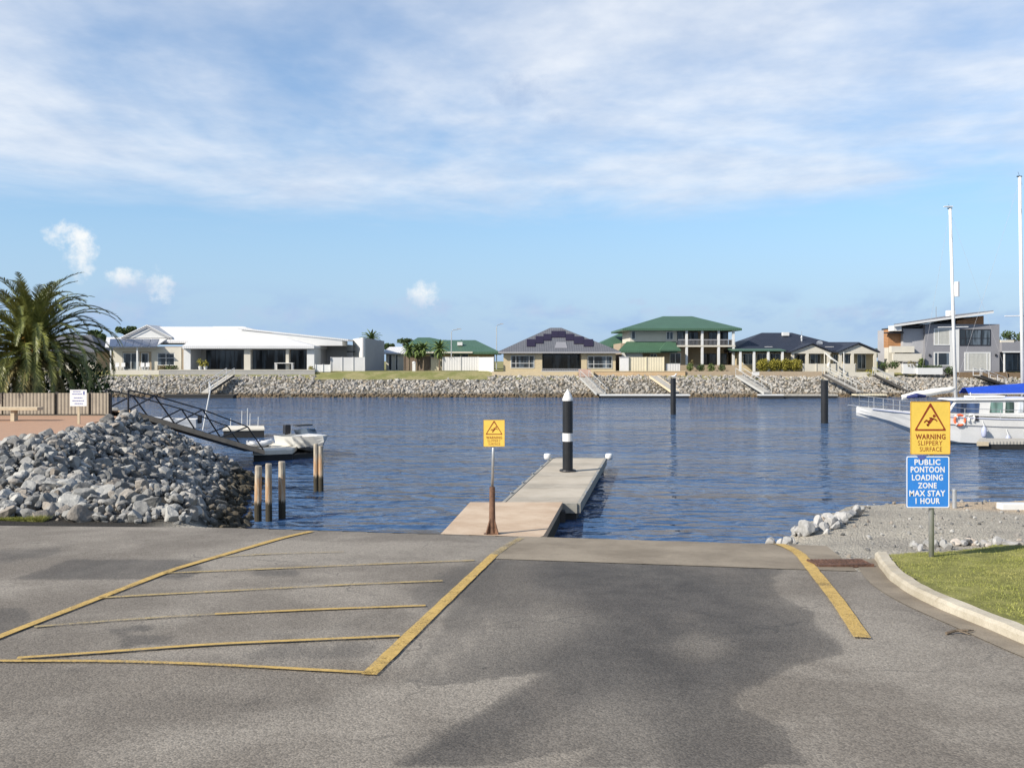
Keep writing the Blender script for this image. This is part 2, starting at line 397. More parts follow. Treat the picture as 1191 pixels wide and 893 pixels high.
def make_gravel():
    m = bpy.data.materials.new('gravel'); b = NB(nodes(m))
    tc = b.n('ShaderNodeTexCoord').outputs['Object']
    z = b.n('ShaderNodeSeparateXYZ', {0: tc}).outputs
    v = b.n('ShaderNodeTexVoronoi', {'Vector': tc, 'Scale': 38.0}); vv = b.n('ShaderNodeSeparateXYZ', {0: v.outputs['Color']}).outputs[0]
    n1 = b.noise(tc, .7, 6, .6); n2 = b.noise(tc, 9, 4, .7)
    c = b.mix(b.step(n1, .35, .65), (.30, .275, .232), (.40, .365, .30))
    # tan sandy strip towards the shore end
    sand = b.step(b.m('ADD', b.m('ADD', b.m('MULTIPLY', z[1], .62), b.m('MULTIPLY', z[0], .42)), b.m('MULTIPLY', n1, .8)), 13.05, 13.5)
    c = b.mix(b.m('MULTIPLY', sand, .75), c, (.46, .35, .235))
    c = b.n('ShaderNodeHueSaturation', {'Color': c, 'Value': b.m('ADD', b.m('MULTIPLY_ADD', vv, .36, .72), b.m('MULTIPLY', b.m('SUBTRACT', n2, .5), .5))}).outputs[0]
    # left bank: soil between the stones, painted near black as shade in the gaps; everything brown below the tide line
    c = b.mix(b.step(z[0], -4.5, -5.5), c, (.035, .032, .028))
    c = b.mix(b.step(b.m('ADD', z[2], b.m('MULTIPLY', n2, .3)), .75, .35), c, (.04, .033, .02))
    b.out(b.bsdf(c, .95, 0, b.bump(b.m('ADD', b.m('MULTIPLY', v.outputs['Distance'], -1.0), n2), .8, .03), .15)); return m
gravel = make_gravel()

def make_concrete(name='ramp_concrete', c1=(.31, .27, .21), c2=(.41, .37, .30), wetz=None):
    m = bpy.data.materials.new(name); b = NB(nodes(m))
    tc = b.n('ShaderNodeTexCoord').outputs['Object']
    n1 = b.noise(tc, .9, 7, .65); n2 = b.noise(tc, 12, 5, .7); n3 = b.noise(tc, 70, 2)
    c = b.mix(b.step(n1, .33, .67), c1, c2)
    c = b.mix(b.m('MULTIPLY', b.step(n2, .55, .8), .5), c, [x*.55 for x in c1])
    c = b.n('ShaderNodeHueSaturation', {'Color': c, 'Value': b.m('MULTIPLY_ADD', n3, .5, .75)}).outputs[0]
    if wetz is not None:
        z = b.n('ShaderNodeSeparateXYZ', {0: b.n('ShaderNodeNewGeometry').outputs['Position']}).outputs[2]
        c = b.mix(b.step(b.m('ADD', z, b.m('MULTIPLY', n2, .25)), wetz+.2, wetz), c, (.045, .04, .028))
    b.out(b.bsdf(c, .9, 0, b.bump(b.m('ADD', n2, n3), .4, .008), .2)); return m
concrete = make_concrete()
lipmat = make_concrete('worn_concrete', (.165, .137, .102), (.262, .222, .168), .5)
kerbmat = make_concrete('kerb_concrete', (.33, .29, .22), (.46, .42, .34))

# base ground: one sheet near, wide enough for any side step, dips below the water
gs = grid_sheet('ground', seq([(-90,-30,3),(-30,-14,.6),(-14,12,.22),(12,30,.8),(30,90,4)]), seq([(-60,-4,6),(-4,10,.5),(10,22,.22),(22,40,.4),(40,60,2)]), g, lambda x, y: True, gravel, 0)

# kerb line, from the drain out to the right of the road
KERB = [gp(*q) for q in ((1019,651),(1026,664),(1040,680),(1062,694),(1090,708),(1122,721),(1155,734),(1191,751),(1260,778),(1400,830))]
KERB += [KERB[-1]+(KERB[-1]-KERB[-2]).normalized()*12]
def left_of_kerb(x, y):
    pl = [(k.x, k.y) for k in KERB]
    if y > pl[0][1]: return x < pl[0][0]
    for (ax, ay), (bx, by) in zip(pl, pl[1:]):
        if by <= y <= ay: return x < ax+(bx-ax)*(ay-y)/(ay-by)
    return True
T1, T2 = 10.72, TC                               # asphalt edge in the lane, crest
S1, S2 = -2.02, 1.45
def is_road(x, y):
    s, t = st(x, y)
    if not left_of_kerb(x-.05, y): return False
    if s < S1: return t < TC-.02 and x > -13
    return t < T1
fx = seq([(-40,-9,2),(-9,6.5,.06),(6.5,30,1.5)]); fy = seq([(-40,2.6,2),(2.6,13.6,.06)])
ro = grid_sheet('road', fx, fy, road_z, is_road, asphalt, .006, attr={'stain': lane_px_mask})

def strip_st(name, s0, s1, t0, t1, zf, m, dz, ns=.25, nt_=.2, kind='structure'):
    mb = MB(); ss = seq([(s0, s1, ns)]); tt = seq([(t0, t1, nt_)])
    for t in tt:
        for s in ss:
            x, y = xy(s, t); mb.v.append((x, y, zf(x, y)+dz))
    n = len(ss)
    for j in range(len(tt)-1):
        for i in range(n-1): mb.f.append((j*n+i, j*n+i+1, (j+1)*n+i+1, (j+1)*n+i)); mb.mi.append(0)
    return mb.build(name, m, kind=kind)
strip_st('ramp_apron', S1-.02, S2+.55, T1-.015, TC, road_z, lipmat, .012)
strip_st('boat_ramp', -6.5, S2+.3, TC, 25, road_z, concrete, .010)

# painted lines
def paint(name, c, wear):
    m = bpy.data.materials.new(name); b = NB(nodes(m))
    tc = b.n('ShaderNodeTexCoord').outputs['Object']
    n1 = b.noise(tc, 2.2, 5, .65); n2 = b.noise(tc, 60, 3, .75); n3 = b.noise(tc, 14, 4, .7)
    cc = b.mix(b.step(n3, .35, .7), c, [x*.72 for x in c])
    a = b.step(b.m('ADD', b.m('MULTIPLY', n1, .45), b.m('MULTIPLY', n2, .75)), wear-.12, wear+.12)
    tr = b.n('ShaderNodeBsdfTransparent').outputs[0]
    p = b.bsdf(cc, .7, 0, b.bump(n2, .4, .006), .3)
    b.out(b.n('ShaderNodeMixShader', {0: a, 1: tr, 2: p}).outputs[0]); return m
pt_good = paint('line_paint', (.50, .335, .10), .50)
pt_worn = paint('worn_line_paint', (.45, .33, .13), .57)
pt_faint = paint('faint_line_paint', (.40, .31, .15), .60)
def line(pts, w0, w1, m, dz=.018, curve=True):
    p = [gp(*q) for q in pts]; dense = []
    for a, b_ in zip(p, p[1:]):
        n = max(2, int((b_-a).length/.12)); dense += [a+(b_-a)*i/n for i in range(n)]
    dense.append(p[-1])
    for _ in range(6):
        dense = [dense[0]]+[(dense[i-1]+dense[i]*2+dense[i+1])/4 for i in range(1, len(dense)-1)]+[dense[-1]]
    mb = MB(); n = len(dense)
    for i, q in enumerate(dense):
        t = (dense[min(i+1, n-1)]-dense[max(i-1, 0)]).normalized(); nn = Vector((-t.y, t.x, 0))
        w = .84*(w0+(w1-w0)*i/(n-1))/2*(1+.10*mnoise.noise(q*4))
        for sg in (-1, 1):
            v = q+nn*w*sg; mb.v.append((v.x, v.y, road_z(v.x, v.y)+dz))
        if i: mb.f.append((2*i-2, 2*i-1, 2*i+1, 2*i)); mb.mi.append(0)
    return mb.build('road_marking', m, kind='structure')
line(((-140,800),(0,742),(90,707),(200,664),(330,626),(362,619)), .085, .12, pt_good)
line(((429,787),(500,718),(575,646)), .125, .125, pt_good)
line(((575,646),(592,634),(606,627)), .125, .11, pt_faint)
line(((-60,771),(0,771),(130,771),(250,775),(340,780),(434,785)), .065, .065, pt_good)
line(((20,768),(110,762),(240,752),(465,742)), .07, .07, pt_good, .021)
line(((40,731),(150,722),(250,716)), .065, .07, pt_faint)
line(((250,716),(380,710),(495,706)), .07, .075, pt_good)
line(((115,697),(200,692),(300,687),(410,681),(515,677)), .08, .08, pt_worn)
line(((190,668),(290,664),(420,658),(552,653)), .08, .08, pt_worn)
line(((250,649),(320,645),(400,643)), .08, .08, pt_faint)
line(((893,630),(914,636),(930,645),(945,664),(975,702),(1003,744)), .16, .15, pt_good, .022)

# kerb, gutter, drain, grass
def kerb():
    mb = MB(); prof = [(-.02, -.1), (-.014, .07), (.015, .095), (.112, .105), (.12, .03)]
    pts = []
    for a, b_ in zip(KERB, KERB[1:]):
        n = max(1, int((b_-a).length/.15)); pts += [a+(b_-a)*i/n for i in range(n)]
    for _ in range(8): pts = [pts[0]]+[(pts[i-1]+pts[i]*2+pts[i+1])/4 for i in range(1, len(pts)-1)]+[pts[-1]]
    n = len(prof); P0 = pts
    pj = []
    for i, q in enumerate(pts):
        if i % 11 == 6 and i < len(pts)-1:
            t = (pts[i+1]-pts[i-1]).normalized(); pj += [(q-t*.012, 0), (q-t*.006, 1), (q+t*.006, 1), (q+t*.012, 0)]
        else: pj.append((q, 0))
    for i, (q, jn) in enumerate(pj):
        t = (pj[min(i+1, len(pj)-1)][0]-pj[max(i-1, 0)][0]).normalized(); nn = Vector((-t.y, t.x, 0))
        for o_, h in prof:
            h -= .03*jn
            v = q+nn*(o_+.012*mnoise.noise(q*3)); mb.v.append((v.x, v.y, road_z(v.x, v.y)+h+.01*mnoise.noise(v*5)))
        if i:
            for k in range(n-1): mb.f.append(((i-1)*n+k, i*n+k, i*n+k+1, (i-1)*n+k+1)); mb.mi.append(0)
    mb.f.append(tuple(range(n))); mb.mi.append(0)
    mb.build('kerb', kerbmat, kind='structure', smooth=False)
    gm = MB()
    for i, q in enumerate(pts):
        t = (pts[min(i+1, len(pts)-1)]-pts[max(i-1, 0)]).normalized(); nn = Vector((-t.y, t.x, 0))
        for o_ in (-.24, -.012):
            v = q+nn*o_; gm.v.append((v.x, v.y, road_z(v.x, v.y)+.013))
        if i: gm.f.append((2*i-2, 2*i, 2*i+1, 2*i-1)); gm.mi.append(0)
    gm.build('gutter', lipmat, kind='structure')
    return pts
KP = kerb()
# drain grate across the road edge
d0, d1 = gp(952, 660), gp(1016, 660); dv = (d1-d0); dl = dv.length; dv.normalize(); dn = Vector((-dv.y, dv.x, 0)); zz = road_z(d0.x, d0.y)
gr = thing('drain_grate', 'rusty barred drain grate set in the asphalt between yellow line and kerb', 'drain grate', (d0.x, d0.y, zz))
mb = MB()
def bar(mb, a, b_, z, w, h):
    M = Matrix.Rotation(math.atan2((b_-a).y, (b_-a).x), 3, 'Z'); c = (a+b_)/2; mb.obox((c.x, c.y, z), (b_-a).length, w, h, M)
for o_ in (0, .34): bar(mb, d0+dn*o_, d1+dn*o_, road_z((d0+dn*o_).x, (d0+dn*o_).y)+.02, .04, .035)
mb.build('frame', ironrust, gr)
mb = MB(); nb = 15
for i in range(nb+1):
    a = d0+dv*dl*i/nb+dn*.02; b_ = a+dn*.30; bar(mb, a, b_, road_z(a.x, a.y)+.018, .012, .03)
mb.build('bars', ironrust, gr)
mb = MB(); a = d0+dn*.17; b_ = d1+dn*.17; bar(mb, a, b_, road_z(a.x, a.y)+.003, .30, .012); mb.build('pit_shade', rubber, gr)  # flat black slab stands in for the shaded hollow under the bars

GE = [Vector((4.36, 11.02, 0)), Vector((5.2, 11.35, 0)), Vector((6.6, 12.25, 0)), Vector((9, 13.1, 0)), Vector((30, 16, 0))]
def gz(x, y): return road_z(x, y)+.085+.02*mnoise.noise(Vector((x*.8, y*.8, 0)))
def in_grass(x, y):
    pl = [(k.x, k.y) for k in KP]
    if y > pl[0][1]+.1 and x < pl[0][0]+.1: return False
    for (a, b_) in zip(GE, GE[1:]):
        if a.x <= x <= b_.x:
            if y > a.y+(b_.y-a.y)*(x-a.x)/(b_.x-a.x)+.10*mnoise.noise(Vector((x*3, 1, 0))): return False
            break
    else:
        if x < GE[0].x and y > GE[0].y: return False
    for (ax, ay), (bx, by) in zip(pl, pl[1:]):
        if by <= y <= ay: return x > ax+(bx-ax)*(ay-y)/max(1e-6, ay-by)+.125
    return y < 12 and x > pl[0][0]+.12
turfmat = mat('turf_soil', (.12, .13, .035), .95, .3, 3, .6, 60, c2=(.21, .20, .07), spec=.1, bdist=.03)
grid_sheet('grass_ground', seq([(3.8,10,.09),(10,30,.6)]), seq([(2,6,.4),(6,14.5,.09)]), gz, in_grass, turfmat, .0)
def grass(name, n, reg, zf, test, hmin, hmax, m):
    vs = np.empty((n*3, 3), 'f'); k = 0; r = random.Random(5)
    while k < n:
        x = r.uniform(reg[0], reg[1]); y = r.uniform(reg[2], reg[3])
        if not test(x, y): continue
        z = zf(x, y)-.01; a = r.uniform(0, 6.283); h = r.uniform(hmin, hmax)*(1+.5*mnoise.noise(Vector((x*2.5, y*2.5, 3)))); w = r.uniform(.003, .006)
        lx, ly = r.gauss(0, .5)*h, r.gauss(0, .5)*h
        vs[k*3] = (x-math.cos(a)*w, y-math.sin(a)*w, z); vs[k*3+1] = (x+math.cos(a)*w, y+math.sin(a)*w, z); vs[k*3+2] = (x+lx, y+ly, z+h); k += 1
    me = bpy.data.meshes.new(name); me.vertices.add(n*3); me.vertices.foreach_set('co', vs.ravel())
    me.loops.add(n*3); me.loops.foreach_set('vertex_index', np.arange(n*3)); me.polygons.add(n); me.polygons.foreach_set('loop_start', np.arange(0, n*3, 3)); me.update(calc_edges=True)
    me.materials.append(m); o = bpy.data.objects.new(name, me); col.objects.link(o); o['kind'] = 'stuff'; return o
def make_grassmat():
    m = bpy.data.materials.new('grass_blades'); b = NB(nodes(m))
    ri = b.n('ShaderNodeNewGeometry').outputs['Random Per Island']; tc = b.n('ShaderNodeTexCoord').outputs['Object']
    c = b.mix(ri, (.16, .185, .035), (.32, .32, .085)); c = b.mix(b.m('MULTIPLY', b.step(b.noise(tc, 1.3, 5, .6), .45, .7), .55), c, (.33, .29, .11))
    b.out(b.bsdf(c, .6, 0, None, .25)); return m
gmat = make_grassmat()
grass('grass', 110000, (4.0, 10.5, 6.4, 13.6), gz, in_grass, .010, .026, gmat)
grass('grass', 2500, (-9.6, -7.0, 13.1, 14.3), lambda x, y: g(x, y)+.01, lambda x, y: st(x, y)[1] > TC+.0 and st(x, y)[1] < TC+.3 and x < -7.0, .03, .08, gmat)

# brick paved terrace on the left bank
pav = brick('brick_paving', (.42, .235, .14), (.35, .2, .125), (.3, .22, .15), 3.5)
def make_pavingmat():
    m = bpy.data.materials.new('paving'); b = NB(nodes(m)); tc = b.n('ShaderNodeTexCoord').outputs['Object']
    t = b.n('ShaderNodeTexBrick', {'Vector': tc, 'Color1': (.42,.24,.15,1), 'Color2': (.34,.2,.13,1), 'Mortar': (.25,.19,.14,1), 'Scale': 4.0, 'Mortar Size': .02})
    b.out(b.bsdf(b.mix(b.m('MULTIPLY', b.noise(tc, .8, 5), .5), t.outputs[0], (.36, .25, .18)), .85, 0, b.bump(t.outputs[1], -.3, .01), .2)); return m
grid_sheet('pavement', seq([(-60,-20,4),(-20,-11,.3)]), seq([(20,34,.3)]), lambda x, y: max(2.43, g(x, y)-.0), lambda x, y: dist_pl(x, y, SHORE_L)[0] > 4.6 and x < -11.6 and st(x, y)[1] > 19.5 , make_pavingmat(), .012)

# ---------------------------------------------------------------- water
def make_water():
    m = bpy.data.materials.new('water'); b = NB(nodes(m)); tc = b.n('ShaderNodeTexCoord').outputs['Object']
    a = b.noise(b.scale(tc, .6, 1.0, 1, .25), .75, 2, .5, .4); c = b.noise(b.scale(tc, .75, 1.0, 1, -.2), 1.75, 2, .5, .5); d = b.noise(b.scale(tc, .6, 1, 1, .4), 8, 3, .6)
    big = b.noise(b.scale(tc, .30, 1, 1, .08), .13, 5, .62)
    amp = b.m('MULTIPLY_ADD', b.step(big, .36, .66), 1.0, .5)
    h = b.m('MULTIPLY', b.m('ADD', b.m('ADD', a, b.m('MULTIPLY', c, .75)), b.m('MULTIPLY', d, .08)), amp)
    nrm = b.bump(h, 1.0, .52)
    b.out(b.bsdf(b.mix(b.step(big, .35, .65), (.034, .074, .155), (.044, .09, .18)), .07, 0, nrm, .5, IOR=1.333)); return m
mb = MB()
mb.add([(-1500, -20, 0), (1500, -20, 0), (1500, 122, 0), (-1500, 122, 0)], [(0, 1, 2, 3)])
w = mb.build('water', make_water(), kind='structure')

# ---------------------------------------------------------------- far bank and the land behind it
def shore_y(x): return 115+max(0, x-25)*.05
def make_land():
    m = bpy.data.materials.new('far_land'); b = NB(nodes(m)); tc = b.n('ShaderNodeTexCoord').outputs['Object']
    n = b.noise(tc, .35, 6, .65); n2 = b.noise(tc, 2.5, 5, .7)
    c = b.mix(b.step(n, .4, .6), (.16, .165, .06), (.25, .225, .11)); c = b.mix(b.m('MULTIPLY', b.step(n2, .5, .75), .5), c, (.11, .12, .04))
    b.out(b.bsdf(c, .95, 0, b.bump(n2, .6, .1), .1)); return m
def bank_pt(x, k):
    y = shore_y(x); prof = [(-2.5, -.9), (0, -.05), (1.5, .68), (3, 1.4), (4.4, 2.08), (5.9, 2.42), (7.5, 2.95), (9, 3.1), (60, 3.1), (6000, 3.1)]
    return (x, y+prof[k][0], prof[k][1])
xs = seq([(-1500,-90,140),(-90,90,1.5),(90,1500,140)])
def loft(name, k0, k1, m):
    mb = MB(); n = k1-k0+1
    for i, x in enumerate(xs):
        for k in range(k0, k1+1): mb.v.append(bank_pt(x*(1 if k < 9 else 5), k))
        if i:
            for k in range(n-1): mb.f.append(((i-1)*n+k, i*n+k, i*n+k+1, (i-1)*n+k+1)); mb.mi.append(0)
    return mb.build(name, m, kind='structure', smooth=True)
loft('far_land', 4, 9, make_land())
loft('far_shore', 0, 4, mat('bank_soil', (.1, .09, .07), .95, .3, 2, .5, 20))

# ---------------------------------------------------------------- rocks
def rock_mesh(r, sub):
    bm = bmesh.new(); bmesh.ops.create_icosphere(bm, subdivisions=sub, radius=1)
    pl = []
    for _ in range(9):
        n = Vector((r.gauss(0, 1), r.gauss(0, 1), r.gauss(0, 1))).normalized(); pl.append((n, r.uniform(.5, .82)))
    sx, sy, sz = r.uniform(.85, 1.35), r.uniform(.75, 1.1), r.uniform(.6, .9)
    for v in bm.verts:
        p = v.co.copy()
        for n, d in pl:
            e = p.dot(n)-d
            if e > 0: p -= n*e
        p *= 1+.10*mnoise.noise(p*2.2+Vector((r.random()*0, 5, 3)))
        v.co = Vector((p.x*sx, p.y*sy, p.z*sz))*1.3
    vs = [v.co.copy() for v in bm.verts]; fs = [[v.index for v in f.verts] for f in bm.faces]; bm.free()
    return vs, fs
def make_rockmat(name, lo, hi, tint, island, tide, tidecol=(.05, .04, .022)):
    m = bpy.data.materials.new(name); b = NB(nodes(m)); tc = b.n('ShaderNodeTexCoord').outputs['Object']; ge = b.n('ShaderNodeNewGeometry').outputs
    r_ = ge['Random Per Island'] if island else b.n('ShaderNodeObjectInfo').outputs['Random']
    pos = ge['Position']; n1 = b.noise(pos, 5, 6, .7); n2 = b.noise(pos, 22, 5, .7)
    c = b.mix(r_, lo, hi)
    r2 = b.m('FRACT', b.m('MULTIPLY', r_, 17.31)); c = b.mix(b.m('MULTIPLY', b.step(r2, .75, .95), .6), c, tint)
    c = b.mix(b.m('MULTIPLY', b.step(n1, .48, .72), .5), c, [x*.5 for x in lo])
    c = b.n('ShaderNodeHueSaturation', {'Color': c, 'Value': b.m('MULTIPLY_ADD', n2, .8, .6)}).outputs[0]
    z = b.n('ShaderNodeSeparateXYZ', {0: pos}).outputs[2]
    c = b.mix(b.m('MULTIPLY', b.step(b.m('ADD', z, b.m('MULTIPLY', n1, .5)), tide+.35, tide-.1), .92), c, tidecol)
    b.out(b.bsdf(c, .85, 0, b.bump(b.m('ADD', n1, n2), .5, .03), .3)); return m
rock_i = make_rockmat('rock', (.12, .12, .117), (.38, .372, .345), (.25, .205, .16), False, .72)
rock_s = make_rockmat('rock_mass', (.09, .09, .088), (.36, .352, .33), (.24, .195, .15), True, .72)
rock_w = make_rockmat('white_rock', (.25, .248, .24), (.40, .39, .375), (.5, .4, .3), False, -2)
rock_far = make_rockmat('riprap', (.17, .16, .145), (.38, .36, .325), (.32, .25, .17), True, .62, (.095, .066, .034))
VAR3 = [rock_mesh(rnd, 3) for _ in range(14)]; VAR2 = [rock_mesh(rnd, 2) for _ in range(16)]; VAR1 = [rock_mesh(rnd, 1) for _ in range(16)]
VM = []
for v_, f_ in VAR3:
    me = bpy.data.meshes.new('rock'); me.from_pydata([tuple(p) for p in v_], [], f_); me.materials.append(rock_i); me.update(); VM.append(me)
def rot_any(r): return Matrix.Rotation(r.uniform(0, 6.3), 3, Vector((r.gauss(0, 1), r.gauss(0, 1), r.gauss(0, 1))).normalized())
def near_ok(x, y):
    s, t = st(x, y)
    if t < TC+.12 or x > -4.75-.29*(min(y, 20)-14): return False
    db, sd = dist_pl(x, y, SHORE_L)
    if sd < 0: return db < .7
    if db > 4.3 and t > 19.5 and x < -12: return False
    return db < 6.2 if t > 19 else True
pts = []
while len(pts) < 6800:
    x = rnd.uniform(-15.5, -4); y = rnd.uniform(12.8, 40)
    if rnd.random() > (1 if y < 28 else .75) or not near_ok(x, y) : continue
    r = rnd.choice((.03, .035, .045, .055, .065, .08, .10, .15))*.92*rnd.uniform(.85, 1.15)*(1+.012*(y-14))
    if any(abs(q[0]-x) < 1 and (q[0]-x)**2+(q[1]-y)**2 < (.62*(q[3]+r))**2 for q in pts[-2600:]): 
        if rnd.random() < .9: continue
    pts.append((x, y, g(x, y)+.28*r+rnd.uniform(-.02, .07), r))
def shows(q):
    px, py = pix(q[0], q[1], q[2]); return q[3]/q[1] if -20 < px < 300 and q[2] > .15 and py < 622 else 0
pts.sort(key=shows, reverse=True)
mass = MB()
for i, (x, y, z, r) in enumerate(pts):
    M = rot_any(rnd)
    if i < 298:
        o = bpy.data.objects.new('rock', rnd.choice(VM)); col.objects.link(o); o.location = (x, y, z); o.rotation_euler = M.to_euler(); o.scale = (r, r, r)
        tag(o, 'jagged grey stone among the larger ones of the heap on the left bank', 'rock', 'grey stones heaped on the left bank')
    else:
        v_, f_ = rnd.choice(VAR2); mass.add([Vector((x, y, z))+M@p*r for p in v_], f_)
mass.build('small_rocks', rock_s, kind='stuff')
# white stones edging the gravel
PR = [(897,625,.07),(908,621,.12),(919,620,.1),(931,616,.15),(944,612,.14),(962,603,.14),(970,606,.16),(982,599,.13),(991,597,.12),(955,605,.12),(976,607,.09),(1000,596,.1),(940,617,.1),(892,627,.11),(903,622,.10),(913,620,.16),(925,617,.13),(938,613,.20),(952,609,.15),(958,613,.11),(966,607,.16),(978,602,.15),(972,611,.10),(986,599,.15),(996,595,.14),(1002,592,.09),(948,617,.08),(930,621,.07),(962,618,.07)]
for i, (px, py, r) in enumerate(PR):
    k = P(px, py, 1); d = None
    for q in range(1100, 1800):
        d = q/100; p = P(px, py, d)
        if p.z <= g(p.x, p.y)+.5*r: break
    if g(p.x, p.y) < 1.2 or p.z > g(p.x, p.y)+r: p = P(px+4, py+5, 13.0); p.z = g(p.x, p.y)+.3*r
    o = bpy.data.objects.new('edging_rock', VM[i % 14].copy()); o.data.materials[0] = rock_w; col.objects.link(o); o.location = p; r *= .72; o.scale = (r*.9, r*.8, r*.8); o.rotation_euler = rot_any(rnd).to_euler()
    tag(o, 'pale stone in the row edging the gravel beside the water', 'rock', 'pale stones edging the gravel')
for i in range(26):
    px = 1060+i*5.4+rnd.uniform(-3, 3); py = 637-(px-1060)*.035+rnd.uniform(-4, 2); r = rnd.uniform(.035, .075)
    for q in range(1050, 1500):
        p = P(px, py, q/100)
        if p.z <= g(p.x, p.y)+.02: break
    o = bpy.data.objects.new('small_stone', VM[i % 14].copy()); o.data.materials[0] = rock_w if i % 3 else rock_i; col.objects.link(o); o.location = p+Vector((0, 0, r*.25)); o.scale = (r, r, r*.8); o.rotation_euler = rot_any(rnd).to_euler()
    tag(o, 'small loose stone in the scatter between the gravel and the lawn', 'stone', 'loose stones behind the lawn')
# pebbles on the gravel
pb = MB()
for i in range(700):
    x = rnd.uniform(3.3, 11); y = rnd.uniform(10.8, 17); s, t = st(x, y)
    if s < S2+.55 or g(x, y) < 1.7 or in_grass(x, y) or left_of_kerb(x, y) and y < 11: continue
    r = rnd.choice((.008, .012, .016, .03)); M = rot_any(rnd); v_, f_ = rnd.choice(VAR1); pb.add([Vector((x, y, g(x, y)+r*.4))+M@p*r for p in v_], f_)
pb.build('pebbles', rock_s, kind='stuff')
# riprap of the far bank
rr = MB()
for i in range(15500):
    x = rnd.uniform(-78, 82); k = rnd.uniform(-.6, 6.1); yy = shore_y(x)+k; z = (k/4.4*2.08 if k < 4.4 else 2.08+(k-4.4)*.225)-.06
    if k > 4.3+.4*mnoise.noise(Vector((x*.4, 0, 0))) and -25 < x < -3.2: continue
    r = rnd.choice((.1, .13, .16, .2, .25))*rnd.uniform(.85, 1.2); M = rot_any(rnd); v_, f_ = rnd.choice(VAR1); rr.add([Vector((x, yy, z+.05))+M@p*r for p in v_], f_)
rr.build('riprap_bank', rock_far, kind='stuff')

# ================================================================ NEAR THINGS
def frame_ring(mb, x0, x1, z0, z1, y, w, th=.0015):
    mb.box(x0, x1, y-th, y, z0, z0+w); mb.box(x0, x1, y-th, y, z1-w, z1); mb.box(x0, x0+w, y-th, y, z0+w, z1-w); mb.box(x1-w, x1, y-th, y, z0+w, z1-w)
def rrect(x0, x1, z0, z1, y, r, n=5):
    p = []
    for cx_, cz_, a0 in ((x1-r, z1-r, 0), (x0+r, z1-r, 90), (x0+r, z0+r, 180), (x1-r, z0+r, 270)):
        for i in range(n+1): a = R(a0+90*i/n); p.append((cx_+r*math.cos(a), y, cz_+r*math.sin(a)))
    return p
def ring(mb, outer, inner, th):
    n = len(outer)
    for i in range(n):
        j = (i+1) % n; mb.prism([outer[i], outer[j], inner[j], inner[i]], (0, -th, 0))
def warning_plate(root, x0, x1, z0, z1, y, letters=True):
    """yellow slippery-surface warning plate facing the camera side"""
    W_, Hh = x1-x0, z1-z0; cx_ = (x0+x1)/2
    mb = MB(); mb.prism(rrect(x0, x1, z0, z1, y, .035*W_), (0, .004, 0)); pl_ = mb.build('warning_plate', signyellow, root)
    mb = MB(); ring(mb, rrect(x0, x1, z0, z1, y-.0005, .035*W_), rrect(x0+.014*W_, x1-.014*W_, z0+.014*W_, z1-.014*W_, y-.0005, .03*W_), .002); mb.build('plate_edge', signborder, pl_)
    def q(u, v): return (x0+u*W_, y-.0006, z0+v*Hh)
    def tri(e):                       # rounded triangle, shrunk by e
        c = Vector(q(.502, .60)); out = []
        for (u, v), a0 in (((.502, .965-1.75*e), 90), ((.115+1.45*e, .455+e*.75), 210), ((.885-1.45*e, .455+e*.75), 330)):
            p = Vector(q(u, v))
            for k in range(-2, 3):
                a = R(a0+k*30); out.append(p+Vector((math.cos(a), 0, math.sin(a)))*.022*W_-Vector((math.cos(R(a0)), 0, math.sin(R(a0))))*.022*W_)
        return out
    mb = MB(); ring(mb, tri(0), tri(.042), .0015); mb.build('triangle', signred, pl_)
    mb = MB()                         # a falling figure
    def limb(a, b_, w): 
        a, b_ = Vector(q(*a)), Vector(q(*b_)); d = (b_-a).normalized(); n_ = Vector((-d.z, 0, d.x))*w*W_/2
        mb.prism([a-n_, a+n_, b_+n_, b_-n_], (0, -.0015, 0))
    limb((.555, .685), (.47, .60), .075); limb((.47, .605), (.40, .645), .04); limb((.405, .65), (.345, .60), .032)
    limb((.475, .60), (.43, .535), .045); limb((.435, .54), (.41, .575), .03); limb((.55, .68), (.635, .655), .032); limb((.63, .66), (.67, .625), .03); limb((.53, .685), (.475, .69), .03)
    c = Vector(q(.595, .725)); mb.prism([c+Vector((math.cos(a), 0, math.sin(a)))*.037*W_ for a in [i*math.pi/6 for i in range(12)]], (0, -.0017, 0))
    mb.build('falling_figure', signred, pl_)
    yy = y-.0004
    text_mesh('WARNING', x0+.13*W_, x0+.88*W_, z0+.285*Hh, z0+.385*Hh, yy, 'lettering', signred, pl_, .02)
    text_mesh('SLIPPERY', x0+.19*W_, x0+.80*W_, z0+.17*Hh, z0+.257*Hh, yy, 'lettering', signred, pl_, -.004)
    text_mesh('SURFACE', x0+.235*W_, x0+.79*W_, z0+.055*Hh, z0+.14*Hh, yy, 'lettering', signred, pl_, -.004)
    mb = MB()
    for v in (.12, .9): c = Vector(q(.5, v)); mb.tube(c+Vector((0, -.006, 0)), c+Vector((0, .03, 0)), .012*W_, n=8)
    return pl_
